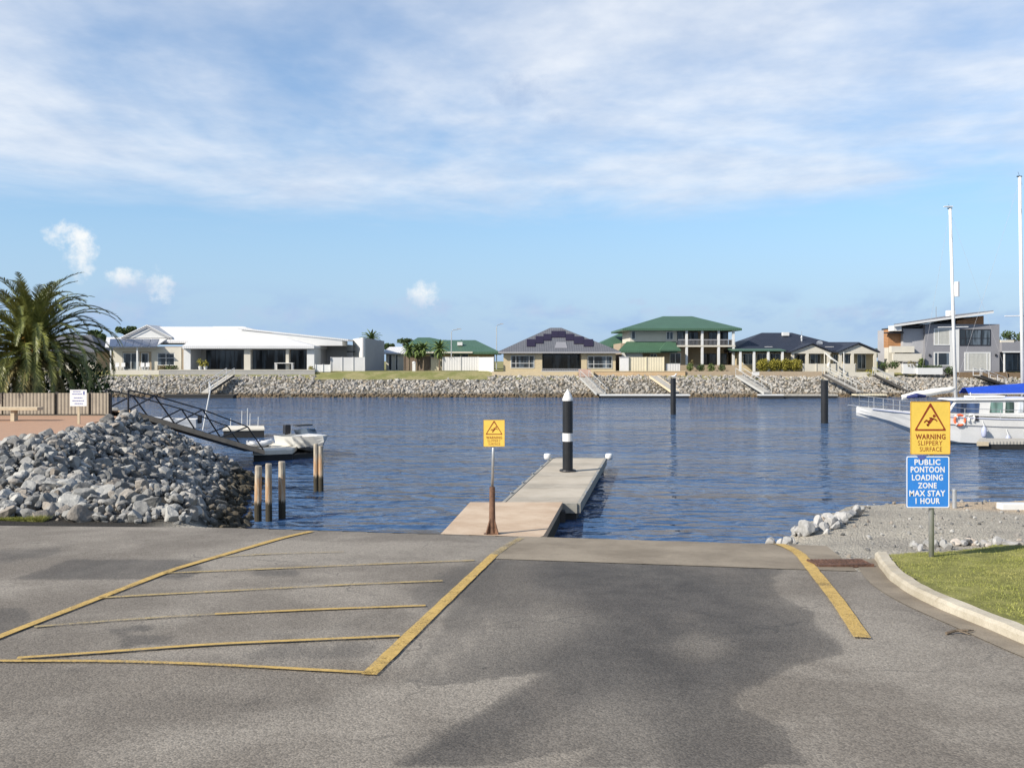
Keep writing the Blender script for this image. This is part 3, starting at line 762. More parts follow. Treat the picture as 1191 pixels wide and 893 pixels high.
# big sign on the lawn
f = FR(10.8); zb = road_z(f.X(1085), 10.8)+.08
sg = thing('pontoon_sign', 'grey post on the lawn with a yellow warning plate over a blue loading zone plate', 'sign', (f.X(1085), 10.84, zb))
mb = MB(); mb.path([(f.X(1085.5), 10.845, zb-.2), (f.X(1084.6), 10.845, f.Z(468))], .030, 14); mb.build('post', galv, sg, smooth=True)
mb = MB()
for py in (478, 518, 537, 583): mb.torus((0, 0, 0), .033, .005, n=14, k=6); 
mb = MB()
for py in (478, 518, 537, 583): z_ = f.Z(py); mb.lathe([(.036, -.012), (.036, .012)], (f.X(1085), 10.845, z_), 14); mb.box(f.X(1085)-.05, f.X(1085)+.05, 10.806, 10.815, z_-.012, z_+.012)
mb.build('clamps', galv, sg)
warning_plate(sg, f.X(1058.8), f.X(1105.2), f.Z(528.3), f.Z(466.8), 10.800)
bx0, bx1, bz0, bz1 = f.X(1054), f.X(1104.3), f.Z(590.5), f.Z(530.3); by = 10.800
mb = MB(); mb.prism(rrect(bx0, bx1, bz0, bz1, by, .022), (0, .004, 0)); bp = mb.build('zone_plate', signblue, sg)
mb = MB(); e_ = .006; ring(mb, rrect(bx0+.002, bx1-.002, bz0+.002, bz1-.002, by-.0005, .021), rrect(bx0+.013, bx1-.013, bz0+.013, bz1-.013, by-.0005, .014), .0015); mb.build('border', signwhite, bp)
for body, a, b_, c_, d_ in (('PUBLIC',1063.5,1093.8,540.6,533.9),('PONTOON',1059.2,1098.7,549.5,542.4),('LOADING',1060.6,1096.8,558.6,551.6),('ZONE',1067.6,1089.4,567.8,561.1),('MAX STAY',1057.6,1099.5,577.0,570.0),('1 HOUR',1064.8,1093.2,585.8,578.9)):
    text_mesh(body, f.X(a), f.X(b_), f.Z(c_), f.Z(d_), by-.0004, 'lettering', signwhite, bp, .026)
mb = MB(); mb.prism([(f.X(1066), by-.003, f.Z(529.6)), (f.X(1078), by-.003, f.Z(529.6)), (f.X(1074), by-.003, f.Z(534)), (f.X(1070), by-.003, f.Z(535))], (0, -.002, 0)); part_label(mb.build('torn_sticker', inkblue, bp), 'dark blue torn sticker on the top edge')
# low post at the gravel's end
p = P(1110, 592, 15.8); mb = MB(); mb.tube(p-Vector((0, 0, .25)), p+Vector((0, 0, .30)), .035, .035, 10); mb.lathe([(.042, 0), (.042, .03), (.02, .045)], p+Vector((0, 0, .30)), 10)
single(mb, 'marker_post', galv, 'short grey metal post standing at the outer edge of the gravel', 'post', smooth=False)
p = P(1166, 593, 15.6); mb = MB(); mb.box(p.x, p.x+2.4, p.y, p.y+.2, p.z-.06, p.z+.10); mb.box(p.x+.1, p.x+.25, p.y+.03, p.y+.17, p.z-.4, p.z-.061); mb.box(p.x+2.1, p.x+2.25, p.y+.03, p.y+.17, p.z-.4, p.z-.061)
single(mb, 'wheel_stop', whitemetal, 'long white beam lying along the sandy shore edge', 'edge beam', bevel=.01)

# small sign on the walkway
def wz(t):                                    # walkway height along its run, from crest to pontoon
    for (a, za), (b_, zb_) in zip(WALK, WALK[1:]):
        if t <= b_: return za+(zb_-za)*(t-a)/(b_-a)
    return WALK[-1][1]
WALK = [(12.9, 1.99), (17, 1.16), (20.3, .66), (26.2, .50)]
def walk_l(y): return np.interp(y, [12.9, 20.3, 26.2], [-2.75, -1.56, -1.16])
def walk_r(y): return np.interp(y, [12.9, 20.3, 26.2], [-.3, .68, 1.40])
walkmat = make_concrete('walkway_concrete', (.40, .295, .205), (.50, .395, .29))
wallmat = make_concrete('stained_wall_concrete', (.08, .07, .06), (.13, .12, .10), .45)
mb = MB(); ys = seq([(13.0, 26.2, .6)])
for y in ys:
    a, b_, z = walk_l(y), walk_r(y), wz(y)
    mb.v += [(a, y, z), (b_, y, z), (b_, y, z-.16), (a, y, z-.16)]
n = len(ys)
for j in range(n-1):
    for k in range(4): mb.f.append((4*j+(k+1) % 4, 4*j+k, 4*j+4+k, 4*j+4+(k+1) % 4)); mb.mi.append(0)
mb.f += [(0, 1, 2, 3), (4*n-1, 4*n-2, 4*n-3, 4*n-4)]; mb.mi += [0, 0]
wk = thing('walkway', 'pale concrete walkway sloping down from the ramp to the pontoon', 'walkway', (-.4, 17, .3))
mb.build('deck_slab', walkmat, wk)
mb = MB()
ys2 = [y for y in ys if y >= 13.0]
for y in ys2:
    a, b_, z = walk_l(y)+.04, walk_r(y)-.04, wz(y)-.161
    mb.v += [(a, y, z), (b_, y, z), (b_, y, -1.2), (a, y, -1.2)]
n = len(ys2)
for j in range(n-1):
    for k in range(4): mb.f.append((4*j+(k+1) % 4, 4*j+k, 4*j+4+k, 4*j+4+(k+1) % 4)); mb.mi.append(0)
mb.f += [(0, 1, 2, 3), (4*n-1, 4*n-2, 4*n-3, 4*n-4)]; mb.mi += [0, 0]
mb.build('side_wall', wallmat, wk)
mb = MB()
for y in (25.95,):
    x = walk_r(y); mb.box(x-.06, x+.09, y-.14, y+.14, -1.2, wz(y)-.2)
mb.build('timber_fender', darkwood, wk)
f = FR(20.5); zb = wz(20.5)
sg = thing('warning_sign', 'small yellow slippery surface sign on a rust brown post on the walkway', 'sign', (f.X(572.5), 20.5, zb))
X_ = f.X(572.5)
mb = MB(); mb.lathe([(.20, 0), (.19, .012), (.085, .03), (.075, .12), (.065, .5), (.060, f.Z(566)-zb)], (X_, 20.5, zb), 14)
for k in range(4):
    a = R(45+90*k); mb.prism([(X_+.07*math.cos(a), 20.5+.07*math.sin(a), zb+.014), (X_+.19*math.cos(a), 20.5+.19*math.sin(a), zb+.014), (X_+.065*math.cos(a), 20.5+.065*math.sin(a), zb+.36)], (-.012*math.sin(a), .012*math.cos(a), 0))
mb.build('base_post', rustpipe, sg)
mb = MB(); mb.path([(X_, 20.5, f.Z(567)), (f.X(574.6), 20.5, f.Z(492))], .032, 12); mb.build('upper_post', galv, sg, smooth=True)
warning_plate(sg, f.X(562.3), f.X(587), f.Z(519), f.Z(488), 20.455)
# floating pontoon
DZ = .45
def pL(y): return np.interp(y, [26.25, 38.5], [-.32, 1.58])
def pR(y): return np.interp(y, [26.25, 38.5], [1.90, 3.86])
pn = thing('pontoon', 'long floating concrete pontoon with weathered grey edges reaching out into the water', 'pontoon', (1.5, 32, 0))
mb = MB(); segs = [26.28, 29.3, 32.4, 35.5, 38.5]
decks = [make_concrete('pontoon_concrete', (.29, .26, .21), (.38, .34, .28)), make_concrete('pontoon_concrete_pale', (.36, .315, .25), (.43, .385, .315))]
for i, (a, b_) in enumerate(zip(segs, segs[1:])):
    for c_, d_, q in ((a, a+(b_-a)*.42, 0), (a+(b_-a)*.42+.01, b_-.02, 1)):
        m_ = MB(); m_.prism([(pL(c_)+.1, c_, DZ-.12), (pR(c_)-.1, c_, DZ-.12), (pR(d_)-.1, d_, DZ-.12), (pL(d_)+.1, d_, DZ-.12)], (0, 0, .12)); m_.build('deck_slab', decks[q], pn, bevel=.008)
m_ = MB()
for fn, sg_ in ((pL, 1), (pR, -1)):
    a, b_ = 26.25, 38.52
    m_.prism([(fn(a), a, DZ-.26), (fn(a)+.095*sg_, a, DZ-.26), (fn(b_)+.095*sg_, b_, DZ-.26), (fn(b_), b_, DZ-.26)], (0, 0, .275))
m_.prism([(pL(38.5)+.1, 38.51, DZ-.26), (pR(38.5)-.1, 38.51, DZ-.26), (pR(38.5)-.1, 38.6, DZ-.26), (pL(38.5)+.1, 38.6, DZ-.26)], (0, 0, .272))
m_.prism([(pL(26.2)+.1, 26.2, DZ-.26), (pR(26.2)-.1, 26.2, DZ-.26), (pR(26.2)-.1, 26.27, DZ-.26), (pL(26.2)+.1, 26.27, DZ-.26)], (0, 0, .272))
m_.build('edge_beam', mat('weathered_edge_timber', (.25, .24, .21), .85, .2, 3, .3, 40), pn)
m_ = MB(); m_.prism([(pL(26.3)+.12, 26.3, -.35), (pR(26.3)-.12, 26.3, -.35), (pR(38.4)-.12, 38.4, -.35), (pL(38.4)+.12, 38.4, -.35)], (0, 0, .545)); m_.build('float_tank', mat('dark_float', (.03, .03, .028), .7, .3, 3, .2, 30), pn)
for y in (28.2, 30.6, 33, 35.4, 37.6):
    for fn in (pL, pR):
        m_ = MB(); x = fn(y); m_.tube((x-.03, y-.16, DZ+.055), (x+.03, y+.16, DZ+.055), .018, n=6); m_.box(x-.02, x+.02, y-.05, y-.02, DZ+.014, DZ+.05); m_.box(x-.02, x+.02, y+.02, y+.05, DZ+.014, DZ+.05); m_.build('cleat', galv, pn)
for fn, px in ((pL, 638), (pR, 706)):
    m_ = MB(); x = fn(38.4)+(-.12 if fn is pL else .1); m_.lathe([(.08, -.10), (.13, -.09), (.15, 0), (.15, .08), (.13, .14), (.08, .15)], (x, 38.45, DZ+.05), 14); m_.build('corner_roller', whiteplastic, pn, smooth=True)
m_ = MB(); m_.torus((0, 0, 0), .27, .035, n=20, k=6); m_.v = [(v[0]+(660.3-CX)/F*33.9, v[2]+33.9, v[1]+DZ+.04) for v in m_.v]; m_.build('pile_guide', blackmetal, pn)
# channel piles
def pile(px, d, w_px, ztop, band, label, tip, group=None):
    x = (px-CX)/F*d; r = w_px/2*d/F
    o = thing('channel_pile', label, 'pile', (x, d, 0))
    m_ = MB(); m_.lathe([(r, -1.5), (r, ztop-.02), (r*.97, ztop)], (x, d, 0), 20); m_.build('sleeve', blackplastic, o, smooth=False)
    if tip:
        m_ = MB(); m_.lathe([(r*1.03, -.015), (r*1.03, .05), (r*.62, tip*.6), (r*.16, tip*.93), (r*.10, tip)], (x, d, ztop), 20); m_.build('cone_cap', whiteplastic, o)
    if band:
        m_ = MB(); m_.lathe([(r*1.02, band[0]), (r*1.02, band[1])], (x, d, 0), 20); m_.build('white_band', whiteplastic, o)
    return o
f = FR(33.9); pile(660.3, 33.9, 12, f.Z(465.5), (f.Z(513), f.Z(503.5)), 'black pile with pointed white cap and white band rising through the pontoon', f.Z(452.5)-f.Z(465.5))
f = FR(78); o = pile(783, 78, 6.4, f.Z(439.5), None, 'slim plain black pile in front of the green roofed two storey house', 0)
# a gull resting on it
c = Vector((f.X(783.6), 78, f.Z(439.5)))
m_ = MB(); m_.path([c+Vector(q) for q in ((-.20, 0, .14), (-.12, 0, .13), (0, 0, .13), (.10, 0, .17), (.15, 0, .25), (.17, 0, .30), (.21, 0, .33), (.25, 0, .325), (.31, 0, .31))], [.015, .05, .085, .08, .05, .045, .05, .035, .008], 10)
m_.tube(c+Vector((.02, .03, 0)), c+Vector((.02, .03, .1)), .008, n=5); m_.tube(c+Vector((.02, -.03, 0)), c+Vector((.02, -.03, .1)), .008, n=5)
gu = single(m_, 'gull', whiteplastic, 'small pale gull perched on the slim black pile', 'bird', loc=tuple(c), smooth=True)
f = FR(67); pile(959, 67, 8.2, f.Z(442), None, 'thicker plain black pile in the water near the yellow sign', 0)
# old timber piles
def make_pilemat():
    m = bpy.data.materials.new('old_pile_timber'); b = NB(nodes(m)); z = b.n('ShaderNodeSeparateXYZ', {0: b.n('ShaderNodeNewGeometry').outputs['Position']}).outputs[2]
    tc = b.n('ShaderNodeTexCoord').outputs['Object']; n = b.noise(b.scale(tc, 6, 6, .8), 2, 6, .7); r = b.n('ShaderNodeObjectInfo').outputs['Random']
    zz = b.m('ADD', z, b.m('MULTIPLY', n, .5)); c = b.mix(b.step(zz, 1.25, 1.55), (.40, .25, .14), (.27, .235, .19))
    c = b.mix(b.m('MULTIPLY', b.step(n, .45, .6), .7), c, (.5, .44, .34)); c = b.mix(b.step(zz, .85, .72), c, (.05, .043, .03))
    b.out(b.bsdf(c, .85, 0, b.bump(n, .7, .02), .2)); return m
pilemat = make_pilemat()
for px, top, wl, w_, lab in ((300,541.5,606,8.2,'old timber pile leaning slightly, nearest the stone heap'), (312.6,539,606,7.6,'old timber pile between two others beside the stone heap'), (328,536.5,603,8.2,'old timber pile standing right of its two close neighbours')):
    d = H*F/(wl-YH); fq = FR(d); x = fq.X(px); r = w_/2*fq.m; m_ = MB()
    m_.path([(x+.015, d, -1.2), (x, d, .4), (x-.005+.02*(px == 300), d, fq.Z(top)-.04), (x+.02*(px == 300), d, fq.Z(top))], [r*1.05, r, r*.97, r*.86], 14); single(m_, 'timber_pile', pilemat, lab, 'pile', 'timber piles by the stone heap', loc=(x, d, 0))
d = 32.0; fq = FR(d); o = thing('double_pile', 'pair of bleached timber piles bolted together, reflected in the water', 'pile', (fq.X(370.5), d, 0))
for px, top in ((367.5, 516), (373.2, 518.5)):
    m_ = MB(); x = fq.X(px); m_.path([(x+.02, d, -1.2), (x, d, .5), (x, d, fq.Z(top))], [.09, .086, .078], 12); m_.build('timber_pole', pilemat, o)
m_ = MB(); m_.tube((fq.X(364.5), d, .95), (fq.X(376.5), d, .95), .02, n=6); m_.build('bolt', ironrust, o)

# ------------------------------------------------ left bank: fence, bench, sign, palms
d = 34.0; f = FR(d); GZ = 2.40
fe = thing('timber_fence', 'low weathered board fence below the palms', 'fence', (f.X(60), d, GZ))
for a, b_ in ((-70, 2), (4, 63), (67, 103), (106, 126)):
    m_ = MB(); m_.box(f.X(a), f.X(b_), d, d+.05, f.Z(481.5), f.Z(457)); m_.build('panel', fencewood, fe)
m_ = MB()
m_.box(f.X(-70), f.X(127), d-.02, d+.1, f.Z(488)-.1, f.Z(482.2)); m_.build('base_board', mat('stained_base_board', (.11, .095, .075), .85, .2, 3, .3, 50), fe)
for px in (-34, 3, 65, 104.5, 127):
    m_ = MB(); m_.box(f.X(px)-.045, f.X(px)+.045, d+.05, d+.14, GZ-.2, f.Z(456)); m_.build('post', darkwood, fe)
m_ = MB(); m_.box(f.X(-70), f.X(127), d+.101, d+.16, f.Z(457.5)-.05, f.Z(457.5)); m_.build('rail', darkwood, fe)
d = 31.0; f = FR(d)
be = thing('bench', 'pale timber bench without a back on the brick paving', 'bench', (f.X(10), d, f.Z(490)))
m_ = MB(); m_.box(f.X(-60), f.X(47), d-.2, d+.2, f.Z(477), f.Z(473.3)); m_.build('seat', palewood, be, bevel=.01)
for px in (-40, 16.5):
    m_ = MB(); m_.box(f.X(px)-.06, f.X(px)+.06, d-.12, d+.12, f.Z(492), f.Z(477)-.001); m_.build('leg', palewood, be)
d = 29.5; f = FR(d); fz = f.Z(493)
sg = thing('notice_sign', 'small white notice plate with blue lines of print before the fence', 'sign', (f.X(91.3), d, fz))
m_ = MB(); m_.box(f.X(91.3)-.035, f.X(91.3)+.035, d, d+.05, fz-.3, f.Z(471)); m_.build('post', palewood, sg)
m_ = MB(); m_.box(f.X(81.5), f.X(101), d-.012, d-.001, f.Z(472.3), f.Z(453.2)); pl_ = m_.build('plate', signwhite, sg)
m_ = MB(); rr_ = random.Random(3)
for py, a, b_ in ((455.3, 85, 94), (458.2, 84, 95.5), (462.6, 86, 96), (466, 84.5, 98), (469.3, 87, 96.5)):
    x = f.X(a)
    while x < f.X(b_): w_ = rr_.uniform(.02, .05); m_.box(x, min(x+w_, f.X(b_)), d-.014, d-.0125, f.Z(py+.5), f.Z(py-.5)); x += w_+.012
m_.box(f.X(97), f.X(98.6), d-.014, d-.0125, f.Z(459), f.Z(455)); m_.build('print', inkblue, pl_)

def palm(px, py, d, L, name_label, seed, nf=165, tr=.3):
    r = random.Random(seed); c = P(px, py, d); base = 2.35
    o = thing('palm_tree', name_label, 'palm tree', (c.x, d, base))
    m_ = MB(); m_.lathe([(tr*1.25, -.2), (tr*1.1, .2), (tr, .8), (tr*1.15, c.z-base-.3), (tr*1.35, c.z-base), (.12, c.z-base+.35)], (c.x, d, base), 16); m_.build('trunk', bark, o)
    fr = MB(); dr = MB()
    for i in range(nf):
        q = (i+.5)/nf; old = q > .86
        e0 = R(88-112*q**.95)+r.gauss(0, .07); az = i*2.39996+r.gauss(0, .15); l = L*r.uniform(.88, 1.1)*(.9 if q < .15 else 1)*(.82 if old else 1)
        droop = R(74+62*q)+r.gauss(0, .1); N = 26; p = c+Vector((math.cos(az), math.sin(az), 0))*.15+Vector((0, 0, .25-.6*q)); pts_ = [p.copy()]; tg = []
        twist = r.gauss(0, .25)
        for k in range(N):
            u = k/N; e = max(R(-88), e0-droop*(u**1.75)*1.15); t = Vector((math.cos(az+twist*u*u)*math.cos(e), math.sin(az+twist*u*u)*math.cos(e), math.sin(e))); p = p+t*l/N; pts_.append(p.copy()); tg.append(t)
        M_ = dr if old else fr
        M_.path(pts_[::2], [max(.006, .028*(1-.85*j/13)) for j in range(len(pts_[::2]))], 4, False)
        for k in range(2, N):
            for h2 in (0, .5):
                u = (k+h2)/N; t = tg[k]; a = pts_[k]+(pts_[k+1]-pts_[k])*h2; side = t.cross(Vector((0, 0, 1)));
                if side.length < .05: side = Vector((-math.sin(az), math.cos(az), 0))
                side.normalize(); up = side.cross(t).normalized()
                ll = .37*L/3.6*(math.sin(math.pi*min(1, .12+.88*u)**.75)**.6+.12)
                for sgn in (-1, 1):
                    dv_ = (t*.85+side*sgn*.62+up*(.28 if not old else -.1)+Vector((0, 0, -.18))+Vector((r.gauss(0, .08), r.gauss(0, .08), r.gauss(0, .08)))).normalized()
                    w_ = t*.027*L/3.6; mid = a+dv_*ll*.55; tip = a+dv_*ll+Vector((0, 0, -.05*ll))
                    M_.add([a-w_, a+w_, mid+w_*.8, tip, mid-w_*.8], [(0, 1, 2, 3, 4)])
    fr.build('crown', palmleaf, o); dr.build('dry_fronds', drypalm, o)
    ft = MB()
    for k in range(26):
        az = r.uniform(0, 6.283); e = r.uniform(.1, 1.0); p0 = c+Vector((0, 0, -.05)); v = Vector((math.cos(az)*math.cos(e), math.sin(az)*math.cos(e), math.sin(e))); l = r.uniform(.5, .8)
        ft.path([p0, p0+v*l*.6, p0+v*l-Vector((0, 0, .05)), p0+v*l*1.25-Vector((0, 0, .25))], [.02, .022, .04, .01], 5)
    ft.build('fruit_stalks', palmfruit, o); return o
palm(36, 406, 36.5, 3.65, 'bushy date palm with drooping fronds and orange fruit stalks behind the fence', 11)
palm(-48, 420, 38.5, 3.4, 'second date palm, mostly outside the picture at its left edge', 23, 90)

# leafy things
def leafy(m_, c, rx, ry, rz, n, size, r, shell=.55):
    for _ in range(n):
        while True:
            v = Vector((r.uniform(-1, 1), r.uniform(-1, 1), r.uniform(-1, 1)))
            if shell < v.length < 1: break
        v *= 1+.18*mnoise.noise(v*3+Vector(c))
        p = Vector(c)+Vector((v.x*rx, v.y*ry, v.z*rz)); a = Vector((r.gauss(0, 1), r.gauss(0, 1), r.gauss(0, 1))).normalized(); b_ = a.orthogonal().normalized(); c_ = a.cross(b_); s_ = size*r.uniform(.6, 1.3)
        m_.add([p-b_*s_, p-c_*s_*.5, p+b_*s_, p+c_*s_*.5], [(0, 1, 2, 3)])
def core(m_, c, rx, ry, rz): m_.lathe([(.05, -rz), (rx*.6, -rz*.75), (rx*.85, -.2*rz), (rx*.8, .3*rz), (rx*.5, .75*rz), (.05, rz)], c, 10)
def shrub(name, c, rx, ry, rz, m, label, n=260, size=.12, seed=1, group=None, cat='shrub'):
    r = random.Random(seed); c = Vector(c); o = thing(name, label, cat, (c.x, c.y, c.z-rz), group)
    m_ = MB(); leafy(m_, c, rx, ry, rz, n, size, r, .5); leafy(m_, c, rx*.6, ry*.6, rz*.7, n//3, size, r, 0); m_.build('foliage', m, o)
    m_ = MB()
    for k in range(4): m_.path([c-Vector((0, 0, rz+.1)), c+Vector((r.uniform(-.4, .4)*rx, r.uniform(-.4, .4)*ry, 0))], [.03, .012], 5)
    m_.build('stem', bark, o); return o
def tree(name, px, pytop, pybase, d, wpx, m, label, seed, clumps=9, n=90, size=.35, group=None):
    r = random.Random(seed); f = FR(d); x = f.X(px); zt, zb = f.Z(pytop), f.Z(pybase); w = wpx*f.m/2; hh = zt-zb
    o = thing(name, label, 'tree', (x, d, zb), group)
    m_ = MB(); m_.path([(x, d, zb-.3), (x+.1, d, zb+hh*.35), (x-.05, d, zb+hh*.7)], [.22, .16, .08], 7)
    cm = MB()
    for k in range(clumps):
        a = r.uniform(0, 6.283); q = r.uniform(.1, .8); cc_ = Vector((x+math.cos(a)*w*q, d+math.sin(a)*w*q, zb+hh*r.uniform(.52, .9))); rr_ = w*r.uniform(.28, .45)
        m_.path([(x, d, zb+hh*.4), cc_], [.09, .03], 5); leafy(cm, cc_, rr_, rr_, min(rr_*.6, (zt-cc_.z)+.1), n, size, r, .3)
    m_.build('trunk', bark, o); cm.build('crown', m, o); return o
shrub('dark_shrub', P(100, 450, 37.5), 1.0, .8, 1.2, foliage_dark, 'dark green shrub behind the fence under the palm, at its right end', 700, .1, 3)
shrub('dark_shrub', P(45, 455, 39), 1.4, .8, 1.2, foliage_dark, 'dark shrub behind the fence, straight under the bushy palm', 700, .1, 4)

# ------------------------------------------------ gangway, docks and boats on the left
gw = thing('gangway', 'black trussed gangway with a brown plank deck sloping down to the white float', 'gangway', P(136, 476, 34))
Lb = P(136, 477, 34.2); Rb = P(295, 523.5, 41.8)
def gpt(u, h, w): return Lb+(Rb-Lb)*u+Vector((0, 0, h))+GWN*w
gdir = (Rb-Lb); GWN = Vector((-gdir.y, gdir.x, 0)).normalized()*-1       # towards the camera
if GWN.y > 0: GWN = -GWN
Wg = .5
m_ = MB(); m_.prism([gpt(0, -.06, -Wg), gpt(1, -.06, -Wg), gpt(1, -.06, Wg), gpt(0, -.06, Wg)], (0, 0, .05)); m_.build('deck', deckbrown, gw)
m_ = MB(); m_.prism([gpt(0, -.17, Wg+.02), gpt(1, -.17, Wg+.02), gpt(1, -.17, Wg+.08), gpt(0, -.17, Wg+.08)], (0, 0, .19)); m_.build('side_board', deckbrown, gw)
us = [0, .30, .635, 1.0]
for sd_ in (Wg+.02, -Wg-.02):
    m_ = MB(); topz = [.72, .80, .86, .80]; tops = [(0.0, .62), (.165, .72), (.50, .80), (.86, .70)]
    bots = [(.0, 0), (.30, 0), (.635, 0), (1.0, 0)]
    T = [gpt(u, h+.12, sd_) for u, h in tops]; B_ = [gpt(u, h+.02, sd_) for u, h in bots]
    m_.path(T, .028, 6); m_.path(B_, .03, 6)
    m_.tube(T[0], B_[0]-Vector((0, 0, .1)), .035, n=6)
    for i in range(3): m_.tube(B_[i], T[i+1], .03, n=6); m_.tube(T[i+1], B_[i+1], .03, n=6)
    m_.build('truss', blackmetal, gw)
def float_dock(name, label, pts, zt, m, th=.14, depth=.45, group=None):
    xs_ = [p[0] for p in pts]; ys_ = [p[1] for p in pts]; o = thing(name, label, 'dock', (sum(xs_)/len(xs_), sum(ys_)/len(ys_), 0), group)
    m_ = MB(); m_.prism([(x, y, zt-th) for x, y in pts], (0, 0, th)); m_.build('deck', m, o, bevel=.02)
    cx_, cy_ = sum(xs_)/len(xs_), sum(ys_)/len(ys_)
    m_ = MB(); m_.prism([(cx_+(x-cx_)*.97, cy_+(y-cy_)*.97, -.3) for x, y in pts], (0, 0, .3+zt-th-.001)); m_.build('float_tank', rubber, o); return o
palefloat = mat('pale_float_deck', (.62, .57, .47), .7, .08, 2, .1, 30)
a = lambda px, d: ((px-CX)/F*d, d)
fd = float_dock('float', 'low white float at the foot of the black gangway', [a(294, 41.5), a(340, 42.2), a(352, 46), a(296, 45.2)], .46, palefloat, .2)
m_ = MB(); m_.prism([(*a(334, 42.4), -.1), (*a(368, 43.6), -.1), (*a(368, 45.6), -.1), (*a(340, 45.2), -.1)], (0, 0, .28)); m_.build('outer_float', rubber, fd)
def loft_hull(stations, n):
    vs = [p for s_ in stations for p in s_]; fs = []
    for i in range(len(stations)-1):
        for k in range(n-1): fs.append((i*n+k, (i+1)*n+k, (i+1)*n+k+1, i*n+k+1))
    return vs, fs
def hull(stn, M, c):
    """stn: (x, half beam, sheer z, chine half beam, chine z, keel z); returns shell verts/faces with transom and deck edge"""
    S_ = []
    for x, b_, zs, cb, zc, zk in stn: S_.append([(x, -b_, zs), (x, -(b_*.45+cb*.55), zs*.45+zc*.55), (x, -cb, zc), (x, 0, zk), (x, cb, zc), (x, b_*.45+cb*.55, zs*.45+zc*.55), (x, b_, zs)])
    vs, fs = loft_hull(S_, 7); fs.append(tuple(range(len(vs)-7, len(vs)))); fs.append(tuple(range(6, -1, -1)))
    return [Vector(c)+M@Vector(v) for v in vs], fs
# runabout on the float: bow towards the viewer's right
M = Matrix.Rotation(R(-52), 3, 'Z'); c = Vector(((353-CX)/F*44.6, 44.6, .14))
rb = thing('runabout', 'small pale runabout boat with a dark bow shoulder and windscreen parked on the float', 'boat', c)
stn = [(-1.75, .72, .70, .62, .22, .06), (-.6, .80, .72, .68, .2, .02), (.5, .80, .78, .64, .22, .02), (1.2, .66, .80, .42, .34, .1), (1.75, .40, .85, .18, .46, .25), (2.1, .05, .88, .02, .7, .6)]
vs_h, fs_h = hull(stn, M, c); m_ = MB(); m_.add(vs_h, fs_h); m_.build('hull', mat('boat_aluminium', (.5, .5, .48), .45, .08, 2, .05, 30, metal=.15), rb)
m_ = MB(); m_.add([c+M@Vector(q) for q in ((.3, -.78, .79), (2.08, -.04, .885), (2.08, .04, .885), (.3, .78, .79), (.3, 0, .88))], [(0, 1, 2, 4), (4, 2, 3)]); m_.build('foredeck', whiteplastic, rb)
m_ = MB(); m_.prism([c+M@Vector(q) for q in ((-1.7, -.66, .35), (.25, -.7, .35), (.25, .7, .35), (-1.7, .66, .35))], (0, 0, .03)); m_.build('floor', palefloat, rb)
m_ = MB()
for sgn in (-1, 1): m_.add([c+M@Vector(q) for q in ((.55, 0, .9), (.35, sgn*.55, .85), (.1, sgn*.55, 1.05), (.3, 0, 1.1))], [(0, 1, 2, 3)])
m_.build('windscreen', window_glass, rb)
m_ = MB(); m_.path([c+M@Vector(q) for q in ((-.1, -.6, .8), (-.05, -.58, 1.22), (-.05, .58, 1.22), (-.1, .6, .8))], .022, 6); m_.build('roll_bar', alu, rb)
m_ = MB(); m_.obox(c+M@Vector((-.05, 0, 1.24)), .4, .8, .05, M); m_.build('rod_holder_top', rubber, rb)
m_ = MB(); m_.obox(c+M@Vector((-1.85, 0, .95)), .32, .3, .45, M); m_.obox(c+M@Vector((-1.9, 0, .5)), .14, .12, .5, M); m_.build('outboard_motor', blackmetal, rb, bevel=.04)
# tender on the float
c = Vector(((302-CX)/F*43.6, 43.6, .462)); M = Matrix.Rotation(R(12), 3, 'Z'); td = thing('tender', 'tiny white tender lying on the float beside the gangway foot', 'boat', c)
m_ = MB(); m_.path([c+M@Vector(q) for q in ((-.55, -.28, .13), (.2, -.28, .14), (.45, -.16, .2), (.52, 0, .23), (.45, .16, .2), (.2, .28, .14), (-.55, .28, .13))], .12, 10); m_.build('tube', gelcoat, td, smooth=True)
m_ = MB(); m_.obox(c+M@Vector((-.05, 0, .05)), .9, .5, .06, M); m_.build('floor', rubber, td)
m_ = MB(); m_.obox(c+M@Vector((-.12, 0, .27)), .16, .62, .05, M); m_.build('thwart', greyfender, td)
m_ = MB(); m_.obox(c+M@Vector((-.56, 0, .18)), .05, .5, .2, M); m_.build('transom', gelcoat, td)
f2 = float_dock('float', 'white topped black float with thin poles beyond the gangway', [a(259, 54), a(308, 54.5), a(307, 57), a(262, 57)], .52, palefloat, .12)
m_ = MB()
for px, h in ((281, .95), (287.5, 1.1), (290.5, .8), (300, .6), (268, .5)): x, y = a(px, 56); m_.tube((x, y, .51), (x+.02, y, .52+h), .02, n=5)
m_.build('pole', whitemetal, f2)
c = Vector((*a(203, 62), 0)); M = Matrix.Rotation(R(185), 3, 'Z'); sb = thing('open_boat', 'low white open boat on the water behind the gangway', 'boat', c)
stn = [(-1.5, .6, .62, .5, .05, -.12), (0, .72, .62, .55, .02, -.15), (1, .55, .7, .3, .1, -.05), (1.7, .05, .8, .02, .5, .3)]
vs_h, fs_h = hull(stn, M, c); m_ = MB(); m_.add(vs_h, fs_h); m_.build('hull', gelcoat, sb)
m_ = MB(); m_.add([c+M@Vector(q) for q in ((.2, -.69, .63), (1.68, -.04, .8), (1.68, .04, .8), (.2, .69, .63))], [(0, 1, 2, 3)]); m_.build('foredeck', whiteplastic, sb)
m_ = MB(); m_.obox(c+M@Vector((-1.62, 0, .6)), .25, .25, .55, M); m_.build('outboard_motor', blackmetal, sb, bevel=.03)
m_ = MB()
for k in (-.8, -.1): m_.obox(c+M@Vector((k, 0, .48)), .22, 1.2, .05, M)
